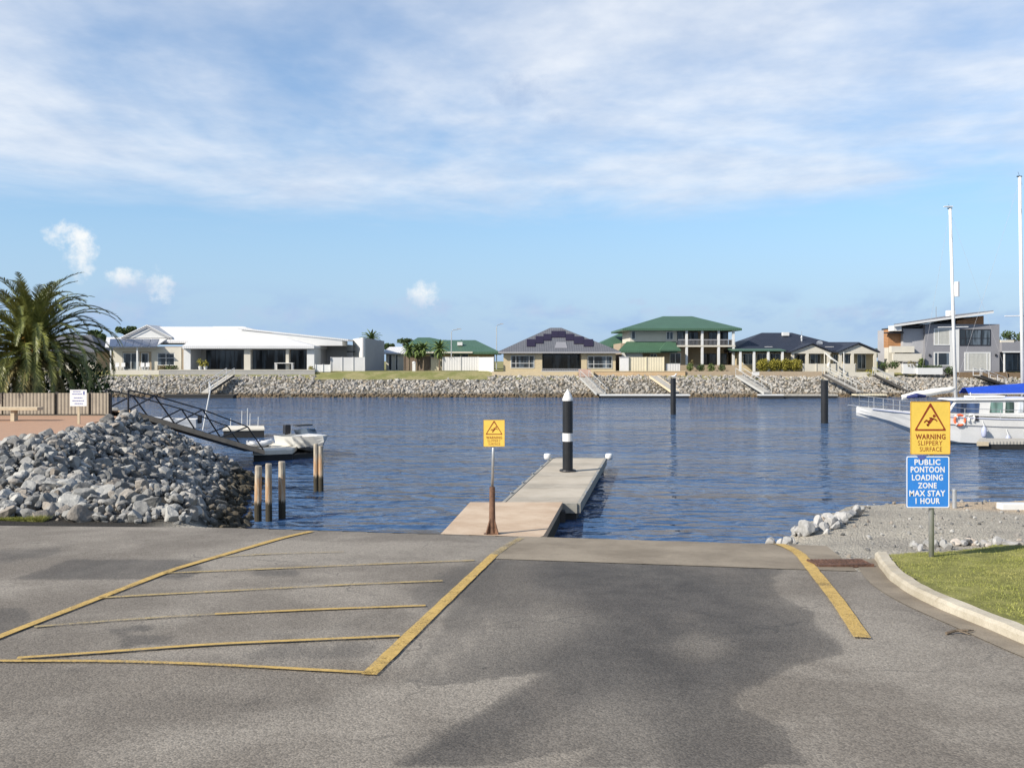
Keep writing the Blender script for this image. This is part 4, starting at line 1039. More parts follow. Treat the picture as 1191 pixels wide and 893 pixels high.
m_.build('thwart', deckgrey, sb)
d = 58; mp_ = thing('leaning_pole', 'thin white leaning pole with a forked top beyond the gangway', 'pole', P(237, 497, d))
m_ = MB(); m_.path([P(236, 500, d), P(240, 478, d), P(245.5, 449, d)], .045, 8); m_.build('pole', whitemetal, mp_)
m_ = MB(); m_.path([P(243.2, 444, d), P(245, 452, d), P(248.3, 447.5, d)], .05, 6); m_.build('fork', whitemetal, mp_)

# ================================================================ THE FAR BANK: HOUSES
def window(root, x0, x1, z0, z1, y, mull=(), trans=(), fr=.07, fm=None, gm=None, label=None, name='window'):
    m_ = MB(); fm = fm or whitemetal; e = .06
    m_.box(x0, x1, y-e, y+.02, z0, z0+fr); m_.box(x0, x1, y-e, y+.02, z1-fr, z1); m_.box(x0, x0+fr, y-e, y+.02, z0+fr, z1-fr); m_.box(x1-fr, x1, y-e, y+.02, z0+fr, z1-fr)
    for u in mull: c_ = x0+(x1-x0)*u; m_.box(c_-fr*.45, c_+fr*.45, y-e+.003, y+.02, z0+fr, z1-fr)
    for u in trans: c_ = z0+(z1-z0)*u; m_.box(x0+fr, x1-fr, y-e+.006, y+.02, c_-fr*.4, c_+fr*.4)
    o = m_.build(name, fm, root)
    m_ = MB(); m_.box(x0+fr*.5, x1-fr*.5, y-.03, y-.012, z0+fr*.5, z1-fr*.5); m_.build('pane', gm or window_glass, o)
    return o
def box_part(name, m, root, *bs, **kw):
    m_ = MB()
    for b_ in bs: m_.box(*b_)
    return m_.build(name, m, root, **kw)
LZ = 3.1
def retaining(px0, px1, py0, py1, d, m, label, thick=.3, cap=None):
    f = FR(d); o = thing('retaining_wall', label, 'retaining wall', ((f.X(px0)+f.X(px1))/2, d, 2.7))
    box_part('wall', m, o, (f.X(px0), f.X(px1), d, d+thick, f.Z(py1)-.35, f.Z(py0)))
    if cap: box_part('coping', cap, o, (f.X(px0)-.03, f.X(px1)+.03, d-.04, d+thick+.04, f.Z(py0)+.002, f.Z(py0)+.09))
    return o
def fence(px0, px1, py0, py1, d, m, label, posts=(), d1=None, pm=None, name='fence'):
    f = FR(d); d1 = d1 or d; f1 = FR(d1); o = thing(name, label, 'fence', (f.X(px0), d, f.Z(py1)))
    A, B_ = Vector((f.X(px0), d, 0)), Vector((f1.X(px1), d1, 0)); z0, z1 = f.Z(py1)-.1, f.Z(py0)
    n_ = Vector((-(B_-A).y, (B_-A).x, 0)).normalized()*.05
    m_ = MB(); m_.prism([A+Vector((0, 0, z0)), B_+Vector((0, 0, z0)), B_+Vector((0, 0, z1)), A+Vector((0, 0, z1))], n_); m_.build('panel', m, o)
    for u in posts:
        c_ = A+(B_-A)*u-n_*.4; box_part('post', pm or m, o, (c_.x-.06, c_.x+.06, c_.y-.06, c_.y+.06, z0, z1+.04))
    return o

# ---- long white house on the left
d = 123.5; f = FR(d); X, Z = f.X, f.Z
ha = thing('white_house', 'long low white roofed house with deep verandas and a gable on its left', 'house', (X(245), 128, LZ))
fl = Z(430.3)
m_ = MB(); m_.box(X(128), X(214), d+1, d+12, LZ-.3, Z(403)); m_.build('left_wall', brownbrick, ha)
box_part('wall_panel', off, ha, (X(128), X(139), d+.93, d+.99, fl, Z(404)), (X(173), X(180), d+.93, d+.99, fl, Z(404)), (X(200), X(208), d+.93, d+.99, fl, Z(404)), (X(139), X(173), d+.93, d+.99, Z(409), Z(404)), (X(180), X(200), d+.93, d+.99, Z(410), Z(404)))
window(ha, X(139.5), X(158.5), fl+.02, Z(410.5), d+1, (.5,)); window(ha, X(161), X(169.5), fl+.02, Z(410.5), d+1, ())
window(ha, X(180), X(200), Z(425), Z(410.5), d+1, (.5,), (.6,))
box_part('veranda_post', whitemetal, ha, (X(159.3), X(161), d-.2, d, fl, Z(404.5)))
box_part('veranda_post', whitemetal, ha, (X(128.5), X(130), d-.2, d, fl, Z(404.5)))
# lean-to with solar panels
yb = d+3.2; zt = H-(393.3-YH)*yb/F
A = Vector((X(125), d-.5, Z(404.3))); n_ = Vector((0, -(zt-A.z), yb-A.y)).normalized()
m_ = MB(); xa, xb, xc = X(124), X(182), (197-CX)/F*yb
m_.prism([(xa, d-.5, A.z), (xb, d-.5, A.z), (xc, yb, zt), ((124-CX)/F*yb, yb, zt)], (0, 0, .14)); m_.build('lean_to_roof', white_roof, ha)
for i in range(6):
    q = [plane_hit(px, py, A+Vector((0, 0, .15)), n_) for px, py in ((127+9.2*i, 403.2), (135.6+9.2*i, 403.2), (137+9.6*i, 394.6), (128.2+9.6*i, 394.6))]
    q = [Vector(p) for p in q]; m_ = MB(); m_.prism(q, n_*-.05 if n_.y > 0 else n_*.05); m_.build('solar_panel', bluepanel, ha)
# hip roofs and gable
yr = d+6; zr = H-(380-YH)*yr/F
m_ = MB(); m_.hip(X(126), X(305), d+2.2, d+13.5, Z(404)+.9, (176-CX)/F*yr, (285-CX)/F*yr, yr, zr, .3)
m_.build('roof', white_roof, ha)
m_ = MB(); yg = d+2.6; gx = lambda p: (p-CX)/F*yg; gzz = lambda p: H-(p-YH)*yg/F
m_.prism([(gx(143), yg, gzz(393)), (gx(198), yg, gzz(393)), (gx(171.5), yg, gzz(379.6))], (0, .12, 0)); m_.build('gable', white, ha)
m_ = MB()
for a_, b_ in (((141, 393.5), (171.5, 379)), ((171.5, 379), (200, 393.5))):
    p0, p1 = Vector((gx(a_[0]), yg-.25, gzz(a_[1]))), Vector((gx(b_[0]), yg-.25, gzz(b_[1]))); m_.prism([p0, p1, p1+Vector((0, 5, 0)), p0+Vector((0, 5, 0))], (0, 0, .16))
m_.build('gable_roof', white_roof, ha)
m_ = MB()
for a_, b_ in (((143, 393.6), (171.5, 379.9)), ((171.5, 379.9), (198, 393.6))):
    p0, p1 = Vector((gx(a_[0]), yg-.3, gzz(a_[1]))), Vector((gx(b_[0]), yg-.3, gzz(b_[1]))); m_.prism([p0, p1, p1-Vector((0, 0, .12)), p0-Vector((0, 0, .12))], (0, .04, 0))
m_.build('barge_board', palegrey, ha)
yr2 = d+6.5
m_ = MB(); m_.hip(X(214.5), X(367), d-.9, d+14, Z(404.6)+.25, (248-CX)/F*yr2, (282-CX)/F*yr2, yr2, H-(379.6-YH)*yr2/F, .34); m_.build('roof', white_roof, ha)
y3 = d+3; m_ = MB(); m_.prism([((276-CX)/F*y3, y3, H-(383-YH)*y3/F), ((405-CX)/F*y3, y3, H-(396.5-YH)*y3/F), ((405-CX)/F*y3, y3+10, H-(396.5-YH)*y3/F), ((276-CX)/F*y3, y3+10, H-(383-YH)*y3/F)], (0, 0, .22)); m_.build('side_roof', white_roof, ha)
m_ = MB(); m_.prism([((280-CX)/F*y3, y3+.1, H-(384-YH)*y3/F), ((398-CX)/F*y3, y3+.1, H-(396.2-YH)*y3/F), ((398-CX)/F*y3, y3+.1, H-(402-YH)*y3/F), ((280-CX)/F*y3, y3+.1, H-(402-YH)*y3/F)], (0, 4, 0)); m_.build('side_gable', white, ha)
m_ = MB(); y_ = d+4; m_.box((267-CX)/F*y_, (277-CX)/F*y_, y_-1.2, y_-.4, H-(394-YH)*y_/F, H-(391.6-YH)*y_/F); m_.build('roof_vent', palegrey, ha)
# verandas on the right
box_part('back_wall', off, ha, (X(214), X(365), d+4, d+4.2, fl-.2, Z(404)))
box_part('floor', palegrey, ha, (X(214), X(367), d-.8, d+4, fl-.25, fl))
for a_, b_ in ((214.5, 222.5), (357.5, 366)): box_part('front_wall', white, ha, (X(a_), X(b_), d-.3, d+3.9, fl, Z(405.5)))
for a_, b_ in ((284.5, 292), (333, 336.5)): box_part('column', off, ha, (X(a_), X(b_), d-.3, d+.5, fl, Z(405.5)))
box_part('beam', white, ha, (X(214), X(367), d-.35, d-.1, Z(406.2), Z(404.8)))
yw = d+4; gxx = lambda p: (p-CX)/F*yw
for a_, b_, mu in ((240, 284, (.25, .5, .75)), (294, 332, (.33, .66)), (338, 357, (.5,))): window(ha, gxx(a_), gxx(b_), fl+.03, H-(407-YH)*yw/F, yw, mu, (), .06, blackmetal)
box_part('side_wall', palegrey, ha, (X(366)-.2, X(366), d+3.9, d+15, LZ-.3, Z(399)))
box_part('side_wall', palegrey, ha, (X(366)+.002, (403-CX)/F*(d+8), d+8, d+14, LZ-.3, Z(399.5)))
retaining(128, 185, 430.4, 439.5, 121.6, off, 'pale cream rendered retaining wall before the gabled end of the white house')
retaining(185.3, 366, 430.6, 439.8, 121.6, greyblock, 'long grey block retaining wall before the verandas of the white house', cap=off)
# furniture on the terraces
def chair(px, d, label):
    f = FR(d); x = f.X(px); z = fl; o = thing('garden_chair', label, 'chair', (x, d, z), 'white garden chairs on the terrace')
    box_part('seat', whiteplastic, o, (x-.25, x+.25, d-.25, d+.25, z+.40, z+.45)); box_part('backrest', whiteplastic, o, (x-.25, x+.25, d+.2, d+.25, z+.452, z+.95))
    for sx in (-.21, .21):
        for sy in (-.2, .2): box_part('leg', whiteplastic, o, (x+sx-.03, x+sx+.03, d+sy-.03, d+sy+.03, z, z+.398))
    return o
for px, lab in ((135.5, 'white garden chair nearest the palm, left of another by the wide window'), (142.5, 'white garden chair just right of the one nearest the palm'), (165, 'white garden chair right of the veranda post, left one of two'), (171, 'white garden chair by the narrow window, right one of two')): chair(px, 122.6, lab)
d2 = 123.0; f2_ = FR(d2); o = thing('white_table', 'long white outdoor table on the right veranda of the white house', 'table', (f2_.X(331), d2, fl))
box_part('tabletop', whiteplastic, o, (f2_.X(320), f2_.X(341.5), d2-.45, d2+.45, fl+.86, fl+.95))
for px in (321, 340.5):
    for sy in (-.38, .38): box_part('leg', whiteplastic, o, (f2_.X(px)-.06, f2_.X(px)+.06, d2+sy-.05, d2+sy+.05, fl, fl+.858))
for px, h, lab in ((233, 1.25, 'potted plant with big yellowish leaves, the taller left one'), (239, .85, 'potted green plant in the lower of two white pots')):
    x = f2_.X(px); o = thing('potted_plant', lab, 'potted plant', (x, d2, fl)); m_ = MB(); m_.lathe([(.18, 0), (.27, .45), (.25, .5)], (x, d2, fl), 10); m_.build('pot', whiteplastic, o)
    m_ = MB(); leafy(m_, (x, d2, fl+.45+h*.4), .45, .4, h*.5, 90, .14, random.Random(px), .2); m_.build('foliage', foliage_gold, o)
for k, (px, m__, lab) in enumerate(((189, foliage_red, 'low reddish shrub in front of the brick wall, leftmost of the low row'), (196, foliage_mid, 'low green shrub in the middle of the row by the window'), (203, foliage_dark, 'low dark green shrub at the right of the row by the window'))):
    shrub('low_shrub', P(px, 428, 122.7), .55, .4, .38, m__, lab, 160, .1, 30+k)
shrub('round_shrub', P(362, 428.5, 122.2), .38, .35, .38, foliage_gold, 'small yellow green shrub at the right corner of the white house', 140, .09, 40)
fence(367, 384, 424, 431.5, 122.5, whitemetal, 'short white picket fence beside the white house', (0, .5, 1))
fence(385, 424, 415.5, 430.5, 124, greysheet, 'pale grey sheet fence between the white house and the grey shed', (0, .33, .66, 1))
# shed
d = 126; f = FR(d); X, Z = f.X, f.Z
hb = thing('grey_shed', 'tall box shed with a white front and a plain grey side', 'shed', (X(425), d, LZ))
sf = (X(403), d+5); cf = (X(422.5), d); cb = ((447-CX)/F*(d+6), d+6); bk = ((425-CX)/F*(d+12), d+12)
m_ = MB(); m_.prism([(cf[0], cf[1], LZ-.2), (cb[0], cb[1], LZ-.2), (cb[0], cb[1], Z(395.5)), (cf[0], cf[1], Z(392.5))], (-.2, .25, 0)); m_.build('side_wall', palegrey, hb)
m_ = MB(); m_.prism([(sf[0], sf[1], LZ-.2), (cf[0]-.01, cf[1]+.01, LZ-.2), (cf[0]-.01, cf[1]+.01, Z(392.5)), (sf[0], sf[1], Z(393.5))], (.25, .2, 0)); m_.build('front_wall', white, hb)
m_ = MB(); m_.prism([(sf[0]+.3, sf[1], Z(393.6)), (cf[0], cf[1]+.35, Z(393.4)), (cb[0]-.3, cb[1], Z(396)), (bk[0], bk[1], Z(396))], (0, 0, .1)); m_.build('roof', greysheet, hb)
m_ = MB(); p0 = P(404, 409.6, d+4.72); p1 = P(413, 409.6, d+2.35); m_.prism([p0, p1, p1+Vector((0, 0, .16)), p0+Vector((0, 0, .16))], (-.05, -.05, 0)); m_.build('slot_window', window_glass, hb)
# ---- small pale house and the green roofed one behind
d = 134; f = FR(d); X, Z = f.X, f.Z
hc = thing('small_house', 'small pale house with a low white roof beside the grey shed', 'house', (X(462), d, LZ))
box_part('wall', off, hc, (X(449), X(474), d, d+6, LZ-.3, Z(410)))
m_ = MB(); m_.hip(X(444), X(477), d-.6, d+7, Z(410.5), X(450), X(466), d+3, Z(403), .15); m_.build('roof', white_roof, hc)
window(hc, X(452), X(456), LZ, Z(412), d, ()); window(hc, X(460), X(463), LZ, Z(412), d, ())
d = 150; f = FR(d); X, Z = f.X, f.Z
hd = thing('green_roof_house', 'wide single storey house with a green roof behind the white fence', 'house', (X(520), d, LZ))
box_part('wall', brownbrick, hd, (X(470), X(574), d, d+10, LZ-.3, Z(409)))
m_ = MB(); yr = d+7; m_.hip(X(459), X(582), d-1, d+14, Z(409.5), (486-CX)/F*yr, (500-CX)/F*yr, yr, H-(392.5-YH)*yr/F, .35); m_.build('roof', greenroof, hd)
m_ = MB(); m_.hip(X(484), X(581.5), d-1.2, d+15, Z(409.2), (513-CX)/F*yr, (553-CX)/F*yr, yr, H-(395.5-YH)*yr/F, .35); m_.build('roof', greenroof, hd)
box_part('fascia', off, hd, (X(459), X(550), d-1.3, d-1.21, Z(410.8), Z(409)))
box_part('roof_vent', white, hd, (X(531), X(537), d+2, d+3, Z(401.5), Z(397.5)))
for a_, b_ in ((500, 515), (527, 545)): window(hd, X(a_), X(b_), Z(416), Z(411.5), d, (.5,))
fence(470, 500.5, 414.5, 430, 128.5, brownsheet, 'dark brown fence behind the four small palms', (0, .5, 1))
fence(500.5, 514, 417, 430, 128, creamsheet, 'short tan fence piece with deep shade beside it', (0, 1), pm=darkwood)
fence(515, 556, 415.2, 430, 127, whitesheet, 'long white sheet fence on the open grass lot', (0, .5, 1))
fence(556.5, 574, 415.5, 432.5, 127, whitesheet, 'white fence section angling towards the water by the solar house', (0, 1), d1=122.3)
p = P(481.5, 429.5, 125); m_ = MB(); m_.box(p.x-.2, p.x+.2, p.y-.2, p.y+.2, LZ-.1, p.z+.85); m_.lathe([(.26, 0), (.26, .06), (.1, .2)], (p.x, p.y, p.z+.851), 8); single(m_, 'bollard', whiteplastic, 'stout white marker post on the grass lot', 'post')
def small_palm(px, py, d, seed, label, h=1.7):
    r = random.Random(seed); c = P(px, py, d); o = thing('small_palm', label, 'palm tree', (c.x, d, LZ), 'small palms before the brown fence')
    m_ = MB(); m_.path([(c.x, d, LZ-.2), (c.x+.04, d, c.z*.5+LZ*.5), (c.x, d, c.z)], [.14, .10, .10], 8); m_.build('trunk', bark, o)
    m_ = MB()
    for k in range(46):
        az = k*2.4+r.gauss(0, .2); e0 = R(80-150*(k/46)); p = c.copy(); l = h*r.uniform(.75, 1.05); pt = [p.copy()]
        for q in range(6): e = e0-R(60)*(q/6)**1.4; p = p+Vector((math.cos(az)*math.cos(e), math.sin(az)*math.cos(e), math.sin(e)))*l/6; pt.append(p.copy())
        sd_ = Vector((-math.sin(az), math.cos(az), 0))
        for q in range(6):
            w0, w1 = .16*math.sin(.5+q*.42), .16*math.sin(.5+(q+1)*.42)*(q < 5); dz = Vector((0, 0, -.08))
            m_.add([pt[q], pt[q+1], pt[q+1]+sd_*w1+dz, pt[q]+sd_*w0+dz], [(0, 1, 2, 3)]); m_.add([pt[q], pt[q+1], pt[q+1]-sd_*w1+dz, pt[q]-sd_*w0+dz], [(3, 2, 1, 0)])
    m_.build('crown', foliage_mid, o)
for px, py, s_, lab in ((475.5, 406, 1, 'small palm leftmost before the brown fence'), (485, 407, 2, 'small palm second from the left before the brown fence'), (492.5, 405, 3, 'small palm third from the left, close to its left neighbour'), (511, 405, 4, 'small palm standing apart by the white fence, the fullest crown')): small_palm(px, py, 127.2, s_, lab, 1.35 if s_ < 4 else 1.6)
def lamp(px, pytop, pybase, d, label, arm=4):
    f = FR(d); x = f.X(px); o = thing('street_lamp', label, 'street lamp', (x, d, LZ)); zt = f.Z(pytop)
    m_ = MB(); m_.path([(x, d, LZ-.2), (x, d, zt-.4), (x+arm*.06, d, zt-.1), (x+arm*.25, d, zt)], [.09, .06, .05, .04], 8); m_.build('pole', galv, o)
    box_part('lamp_head', palegrey, o, (x+arm*.2, x+arm*.36, d-.12, d+.12, zt-.02, zt+.1)); return o
lamp(525, 383, 415, 139, 'thin street lamp with a short arm above the long green roof')
lamp(577.5, 377, 405, 150, 'tall pale street lamp beside the grey tiled roof', 3)
p = P(432, 394, 140); o = small_palm(432, 394, 142, 9, 'palm top showing over the grey shed', 1.9)
# ---- grey tiled house with solar panels
d = 123.2; f = FR(d); X, Z = f.X, f.Z
he = thing('solar_house', 'cream brick house with a grey tiled hip roof and an arch of dark solar panels', 'house', (X(650), d, LZ)); fl2 = Z(431)
def clad_wall(root, px0, px1, y, th, ztop, zbot, m, name='wall'): return box_part(name, m, root, (X(px0), X(px1), y, y+th, zbot, ztop))
zt = Z(409.5)
for a_, b_ in ((585.5, 629.5), (677, 716)): clad_wall(he, a_, b_, d, 9, zt, LZ-.4, creambrick)
box_part('pillar', creambrick, he, (X(622.5), X(630.5), d-.12, d-.003, LZ-.4, zt)); box_part('pillar', creambrick, he, (X(676), X(682.5), d-.12, d-.003, LZ-.4, zt))
box_part('porch_back_wall', off, he, (X(629.5), X(677), d+3.5, d+3.7, LZ-.4, zt))
yw = d+3.5; window(he, (632-CX)/F*yw, (674-CX)/F*yw, fl2, H-(412-YH)*yw/F, yw, (.25, .5, .75), (), .07, blackmetal)
box_part('porch_floor', palegrey, he, (X(629.6), X(676.9), d-.6, d+3.4, fl2-.2, fl2+.05))
m_ = MB()
for k in range(24): x = X(630.5)+(X(676)-X(630.5))*k/23; m_.box(x-.015, x+.015, d-.3, d-.27, fl2+.05, fl2+.2)
m_.box(X(630.5), X(676), d-.32, d-.25, fl2+.2, fl2+.26); m_.build('low_rail', palegrey, he)
window(he, X(594), X(621.5), Z(428), Z(413.3), d, (.22, .78), (.38,)); window(he, X(683.5), X(712), Z(428.5), Z(414), d, (.25, .75), (.36,))
yr = d+6.5; ye = d-.7; ze = Z(409)+.02
zr = H-(381.2-YH)*yr/F
m_ = MB(); m_.hip((579.5-CX)/F*ye, (722-CX)/F*ye, ye, d+14, ze, (640-CX)/F*yr, (653-CX)/F*yr, yr, zr, .22); m_.build('roof', tile, he)
A = Vector((0, ye, ze)); n_ = Vector((0, -(zr-ze), yr-ye)).normalized()
for x0, x1, y0, y1 in ((612.5,622.6,394.8,403),(622.8,632,391.2,399.4),(632.2,641,388.6,396),(641.2,649,385.2,392.4),(649.2,657.5,385.2,392.4),(657.8,667.3,388.6,396),(667.5,678.7,391.6,400),(678.9,690,394.8,403)):
    q = [plane_hit(px, py, A+n_*.05, n_) for px, py in ((x0, y1), (x1, y1), (x1, y0), (x0, y0))]; m_ = MB(); m_.prism(q, n_*.05); m_.build('solar_panel', panel, he)
# raised pale box on the roof slope and small porch gable line
m_ = MB(); q = [plane_hit(px, py, A+n_*.02, n_) for px, py in ((645, 405), (660, 405), (658, 398), (647, 398))]; m_.prism(q, n_*.04); m_.build('skylight', greyrender, he)
box_part('gutter', palegrey, he, ((579.5-CX)/F*ye, (722-CX)/F*ye, ye-.1, ye-.003, ze-.22, ze-.06))
retaining(572, 672, 432.2, 440.5, 121.2, creambrick, 'cream brick retaining wall before the solar house')
st_ = thing('garden_steps', 'short flight of pinkish steps between the brick retaining walls', 'steps', (P(682, 436, 121).x, 121, 2.7))
m_ = MB(); fs_ = FR(121)
for k in range(5): m_.box(fs_.X(673), fs_.X(687), 119.9+.26*k, 120.15+.26*k+.01, 2.4, 2.72+.13*(k+1))
m_.build('tread', mat('pink_concrete', (.4, .29, .24), .85, .15, 2, .2, 40), st_)
box_part('side_wall', creambrick, st_, (fs_.X(687.2), fs_.X(689.5), 119.9, 121.3, 2.4, fs_.Z(431.5)))
retaining(690, 797, 432.2, 440, 121.2, orangebrick, 'orange brick retaining wall between the steps and the two storey house', cap=creambrick)
retaining(797.3, 875, 431.8, 439.5, 121.4, brownbrick, 'brown brick retaining wall below the four round shrubs')
retaining(875.3, 962, 432, 437, 121.2, brownbrick, 'low brown wall under the golden hedge')
# ---- two storey house
d = 126; f = FR(d); X, Z = f.X, f.Z
hf = thing('two_storey_house', 'two storey cream house with green hip roofs and a columned balcony', 'house', (X(790), d, LZ))
box_part('upper_wall', off, hf, (X(733), X(798), d, d+9, Z(399), Z(382.8))); box_part('lower_wall', brownbrick, hf, (X(722), X(800), d+.05, d+9, LZ-.3, Z(399)-.002))
yw = d+2.6; gx2 = lambda p: (p-CX)/F*yw; gz2 = lambda p: H-(p-YH)*yw/F
box_part('balcony_back_wall', brownbrick, hf, (X(798)+.003, gx2(847), yw, yw+8, LZ-.3, gz2(383)))
yr = d+5.5; m_ = MB(); m_.hip((724-CX)/F*(d-1.4), (863-CX)/F*(d-1.4), d-1.4, d+13, H-(383.6-YH)*(d-1.4)/F+.2, (771-CX)/F*yr, (805-CX)/F*yr, yr, H-(367.8-YH)*yr/F, .28); m_.build('upper_roof', greenroof, hf)
box_part('balcony_floor', off, hf, (X(786), X(853), d-1.1, yw-.003, Z(403.5), Z(401.6)))
for px in (797, 815, 834, 851):
    o = box_part('column', white, hf, (X(px)-.15, X(px)+.15, d-1.08, d-.78, LZ-.2, Z(403.6))); box_part('column', white, hf, (X(px)-.15, X(px)+.15, d-1.06, d-.76, Z(401.5), Z(383.4)))
m_ = MB(); m_.box(X(787), X(853), d-1.04, d-.99, Z(395.6), Z(394.9))
for k in range(45): x = X(787)+(X(853)-X(787))*k/44; m_.box(x-.012, x+.012, d-1.03, d-1.005, Z(401.5), Z(395.6))
m_.build('balcony_rail', palegrey, hf)
m_ = MB(); m_.box(X(853)-.03, X(853), d-.75, yw, Z(401), Z(395)); m_.build('glass_screen', window_glass, hf)
window(hf, X(734.5), X(739), Z(394.6), Z(385), d, ()); window(hf, X(775), X(783), Z(395), Z(385.5), d, (.5,))
for a_, b_ in ((787.5, 797), (801, 812), (824, 834), (838, 846)): window(hf, gx2(a_) if a_ > 798 else X(a_), gx2(b_) if a_ > 798 else X(b_), Z(401.3), Z(385.5), yw if a_ > 798 else d, (.5,), (), .06, blackmetal)
for a_, b_ in ((779, 792),): window(hf, X(a_), X(b_), Z(423), Z(410.5), d+.05, (.5,))
for a_, b_ in ((817, 833), (838, 846)): window(hf, gx2(a_), gx2(b_), Z(424), Z(411), yw, (.5,), (), .06, blackmetal)
window(hf, X(756), X(764), Z(421), Z(411.5), d+.05, (.5,))
ye = d-2.2; m_ = MB(); gg = lambda p: (p-CX)/F*ye; hz_ = lambda p: H-(p-YH)*ye/F
m_.add([(gg(719), ye, hz_(408)), (gg(788), ye, hz_(408)), (X(786), d-.01, Z(397.2)), (X(729), d-.01, Z(397.2)), (gg(719), ye, hz_(408)-.25), (gg(788), ye, hz_(408)-.25), (X(786), d-.01, Z(399.5)), (X(729), d-.01, Z(399.5))], [(0, 1, 2, 3), (7, 6, 5, 4), (4, 5, 1, 0), (5, 6, 2, 1), (7, 4, 0, 3)]); m_.build('lower_roof', greenroof, hf)
m_ = MB(); ye2 = d-3; m_.hip((768-CX)/F*ye2, (792-CX)/F*ye2, ye2, d+.2, H-(406.5-YH)*ye2/F, (774-CX)/F*d, (780-CX)/F*d, d-.6, H-(397.4-YH)*d/F, .2); m_.build('porch_roof', greenroof, hf)
m_ = MB(); yb = d+10; m_.hip((690-CX)/F*yb, (738-CX)/F*yb, yb, yb+12, H-(403-YH)*yb/F, (722-CX)/F*(yb+5), (730-CX)/F*(yb+5), yb+5, H-(387-YH)*(yb+5)/F, .3); m_.build('rear_roof', greenroof, hf)
box_part('rear_wall', off, hf, ((700-CX)/F*(yb+1), (735-CX)/F*(yb+1), yb+1, yb+9, LZ-.3, H-(403.6-YH)*yb/F-.1))
box_part('porch_wall', white, hf, (X(722), X(746), d-1.2, d-.9, LZ-.3, Z(409)))
fence(731.5, 772, 415.3, 431.5, 122.2, creamsheet, 'tall cream ribbed fence between the solar house and the two storey house', (0, .5, 1))
o = thing('water_tank', 'white upright cabinet against the cream ribbed fence', 'cabinet', (P(725.5, 431, 122.2).x, 122.2, LZ)); f3 = FR(122.2)
box_part('body', whiteplastic, o, (f3.X(720.8), f3.X(731), 122, 122.6, LZ-.1, f3.Z(416))); box_part('lid', palegrey, o, (f3.X(720.5), f3.X(731.2), 121.97, 122.63, f3.Z(416)+.002, f3.Z(415)))
o['label'] = 'white upright cabinet against the cream ribbed fence'; o.name = 'cabinet'
fence(774.5, 791, 423, 432, 122.4, whitesheet, 'low white garden wall piece left of the round shrubs', ())
fence(791.3, 860, 424.5, 432, 123.4, brownbrick, 'low brick balustrade wall under the balcony columns', ())
for k, (px, rx) in enumerate(((802.5, 4.3), (815.5, 4.8), (827.5, 5), (839.5, 4.6))):
    shrub('round_shrub', P(px, 427.5+(k == 0)*-.5, 122.4), rx*.111, .5, .52, (foliage_mid, foliage_dark, foliage_mid, foliage_dark)[k], ('round shrub below the balcony, leftmost of four', 'round shrub below the balcony, second of four', 'round shrub below the balcony, third of four and widest', 'round shrub below the balcony, rightmost of four')[k], 260, .1, 50+k, 'round shrubs below the balcony')
shrub('flower_bush', P(804.5, 421, 122.9), .3, .3, .3, foliage_red, 'small reddish bush above the leftmost round shrub', 120, .08, 66)
# ---- dark roofed house
d = 125.5; f = FR(d); X, Z = f.X, f.Z
hg = thing('dark_roof_house', 'single storey cream house with a dark blue roof and two small front gables', 'house', (X(930), d, LZ))
box_part('wall', creambrick, hg, (X(857), X(1016), d, d+9, LZ-.3, Z(407)))
yr = d+6.5; m_ = MB(); m_.hip((850-CX)/F*(d-1), (1003-CX)/F*(d-1), d-1, d+14, Z(407.6), (886-CX)/F*yr, (921-CX)/F*yr, yr, H-(387-YH)*yr/F, .24); m_.build('roof', darkroof, hg)
yr = d+5; m_ = MB(); m_.hip((945-CX)/F*(d-.9), (1022-CX)/F*(d-.9), d-.9, d+11, Z(407.4), (960-CX)/F*yr, (999-CX)/F*yr, yr, H-(397.8-YH)*yr/F, .22); m_.build('roof', darkroof, hg)
for a_, m0, b_, apy in ((920, 944.5, 967, 400), (975.5, 998.5, 1021, 399.5)):
    yg = d-2; q = lambda p, w: Vector(((p-CX)/F*yg, yg, H-(w-YH)*yg/F))
    m_ = MB(); m_.prism([q(a_+2, 409), q(b_-2, 409), q(m0, apy+1)], (0, .1, 0)); m_.build('gable', off, hg)
    m_ = MB()
    for u, v in ((q(a_-2, 410.2), q(m0, apy)), (q(m0, apy), q(b_+2, 410.2))): m_.prism([u+Vector((0, -.3, 0)), v+Vector((0, -.3, 0)), v+Vector((0, 5.5, 0)), u+Vector((0, 5.5, 0))], (0, 0, .14))
    m_.build('gable_roof', darkroof, hg)
    box_part('gable_beam', off, hg, (q(a_, 0).x, q(b_, 0).x, yg-.02, yg+.2, q(0, 411.2).z, q(0, 409.1).z))
    for p_ in (a_+2.2, a_+(19 if m0 < 950 else 16), b_-3): box_part('gable_pillar', off, hg, (q(p_, 0).x-.18, q(p_, 0).x+.18, yg-.01, yg+.28, LZ-.3, q(0, 411.2).z-.001))
for a_, b_, z0, z1 in ((864, 876, 424, 411), (880, 893, 424, 411), (896, 908, 424, 411), (924.5, 936, 424, 412), (942, 954, 425, 411.8), (969, 974, 424, 412), (982.5, 991, 423, 412), (997, 1007, 429, 412)): window(hg, X(a_), X(b_), Z(z0), Z(z1), d, (.5,))
m_ = MB(); yv = d-3; m_.prism([((852-CX)/F*yv, yv, H-(408.4-YH)*yv/F), ((914-CX)/F*yv, yv, H-(408.4-YH)*yv/F), ((914-CX)/F*yv, d, Z(406.3)), ((852-CX)/F*yv, d, Z(406.3))], (0, 0, .12)); m_.build('veranda_roof', greenroof, hg)
for px in (861.5, 877.5, 894, 910.5): box_part('veranda_column', white, hg, ((px-CX)/F*yv-.14, (px-CX)/F*yv+.14, yv+.1, yv+.38, LZ-.2, H-(408.5-YH)*yv/F-.02))
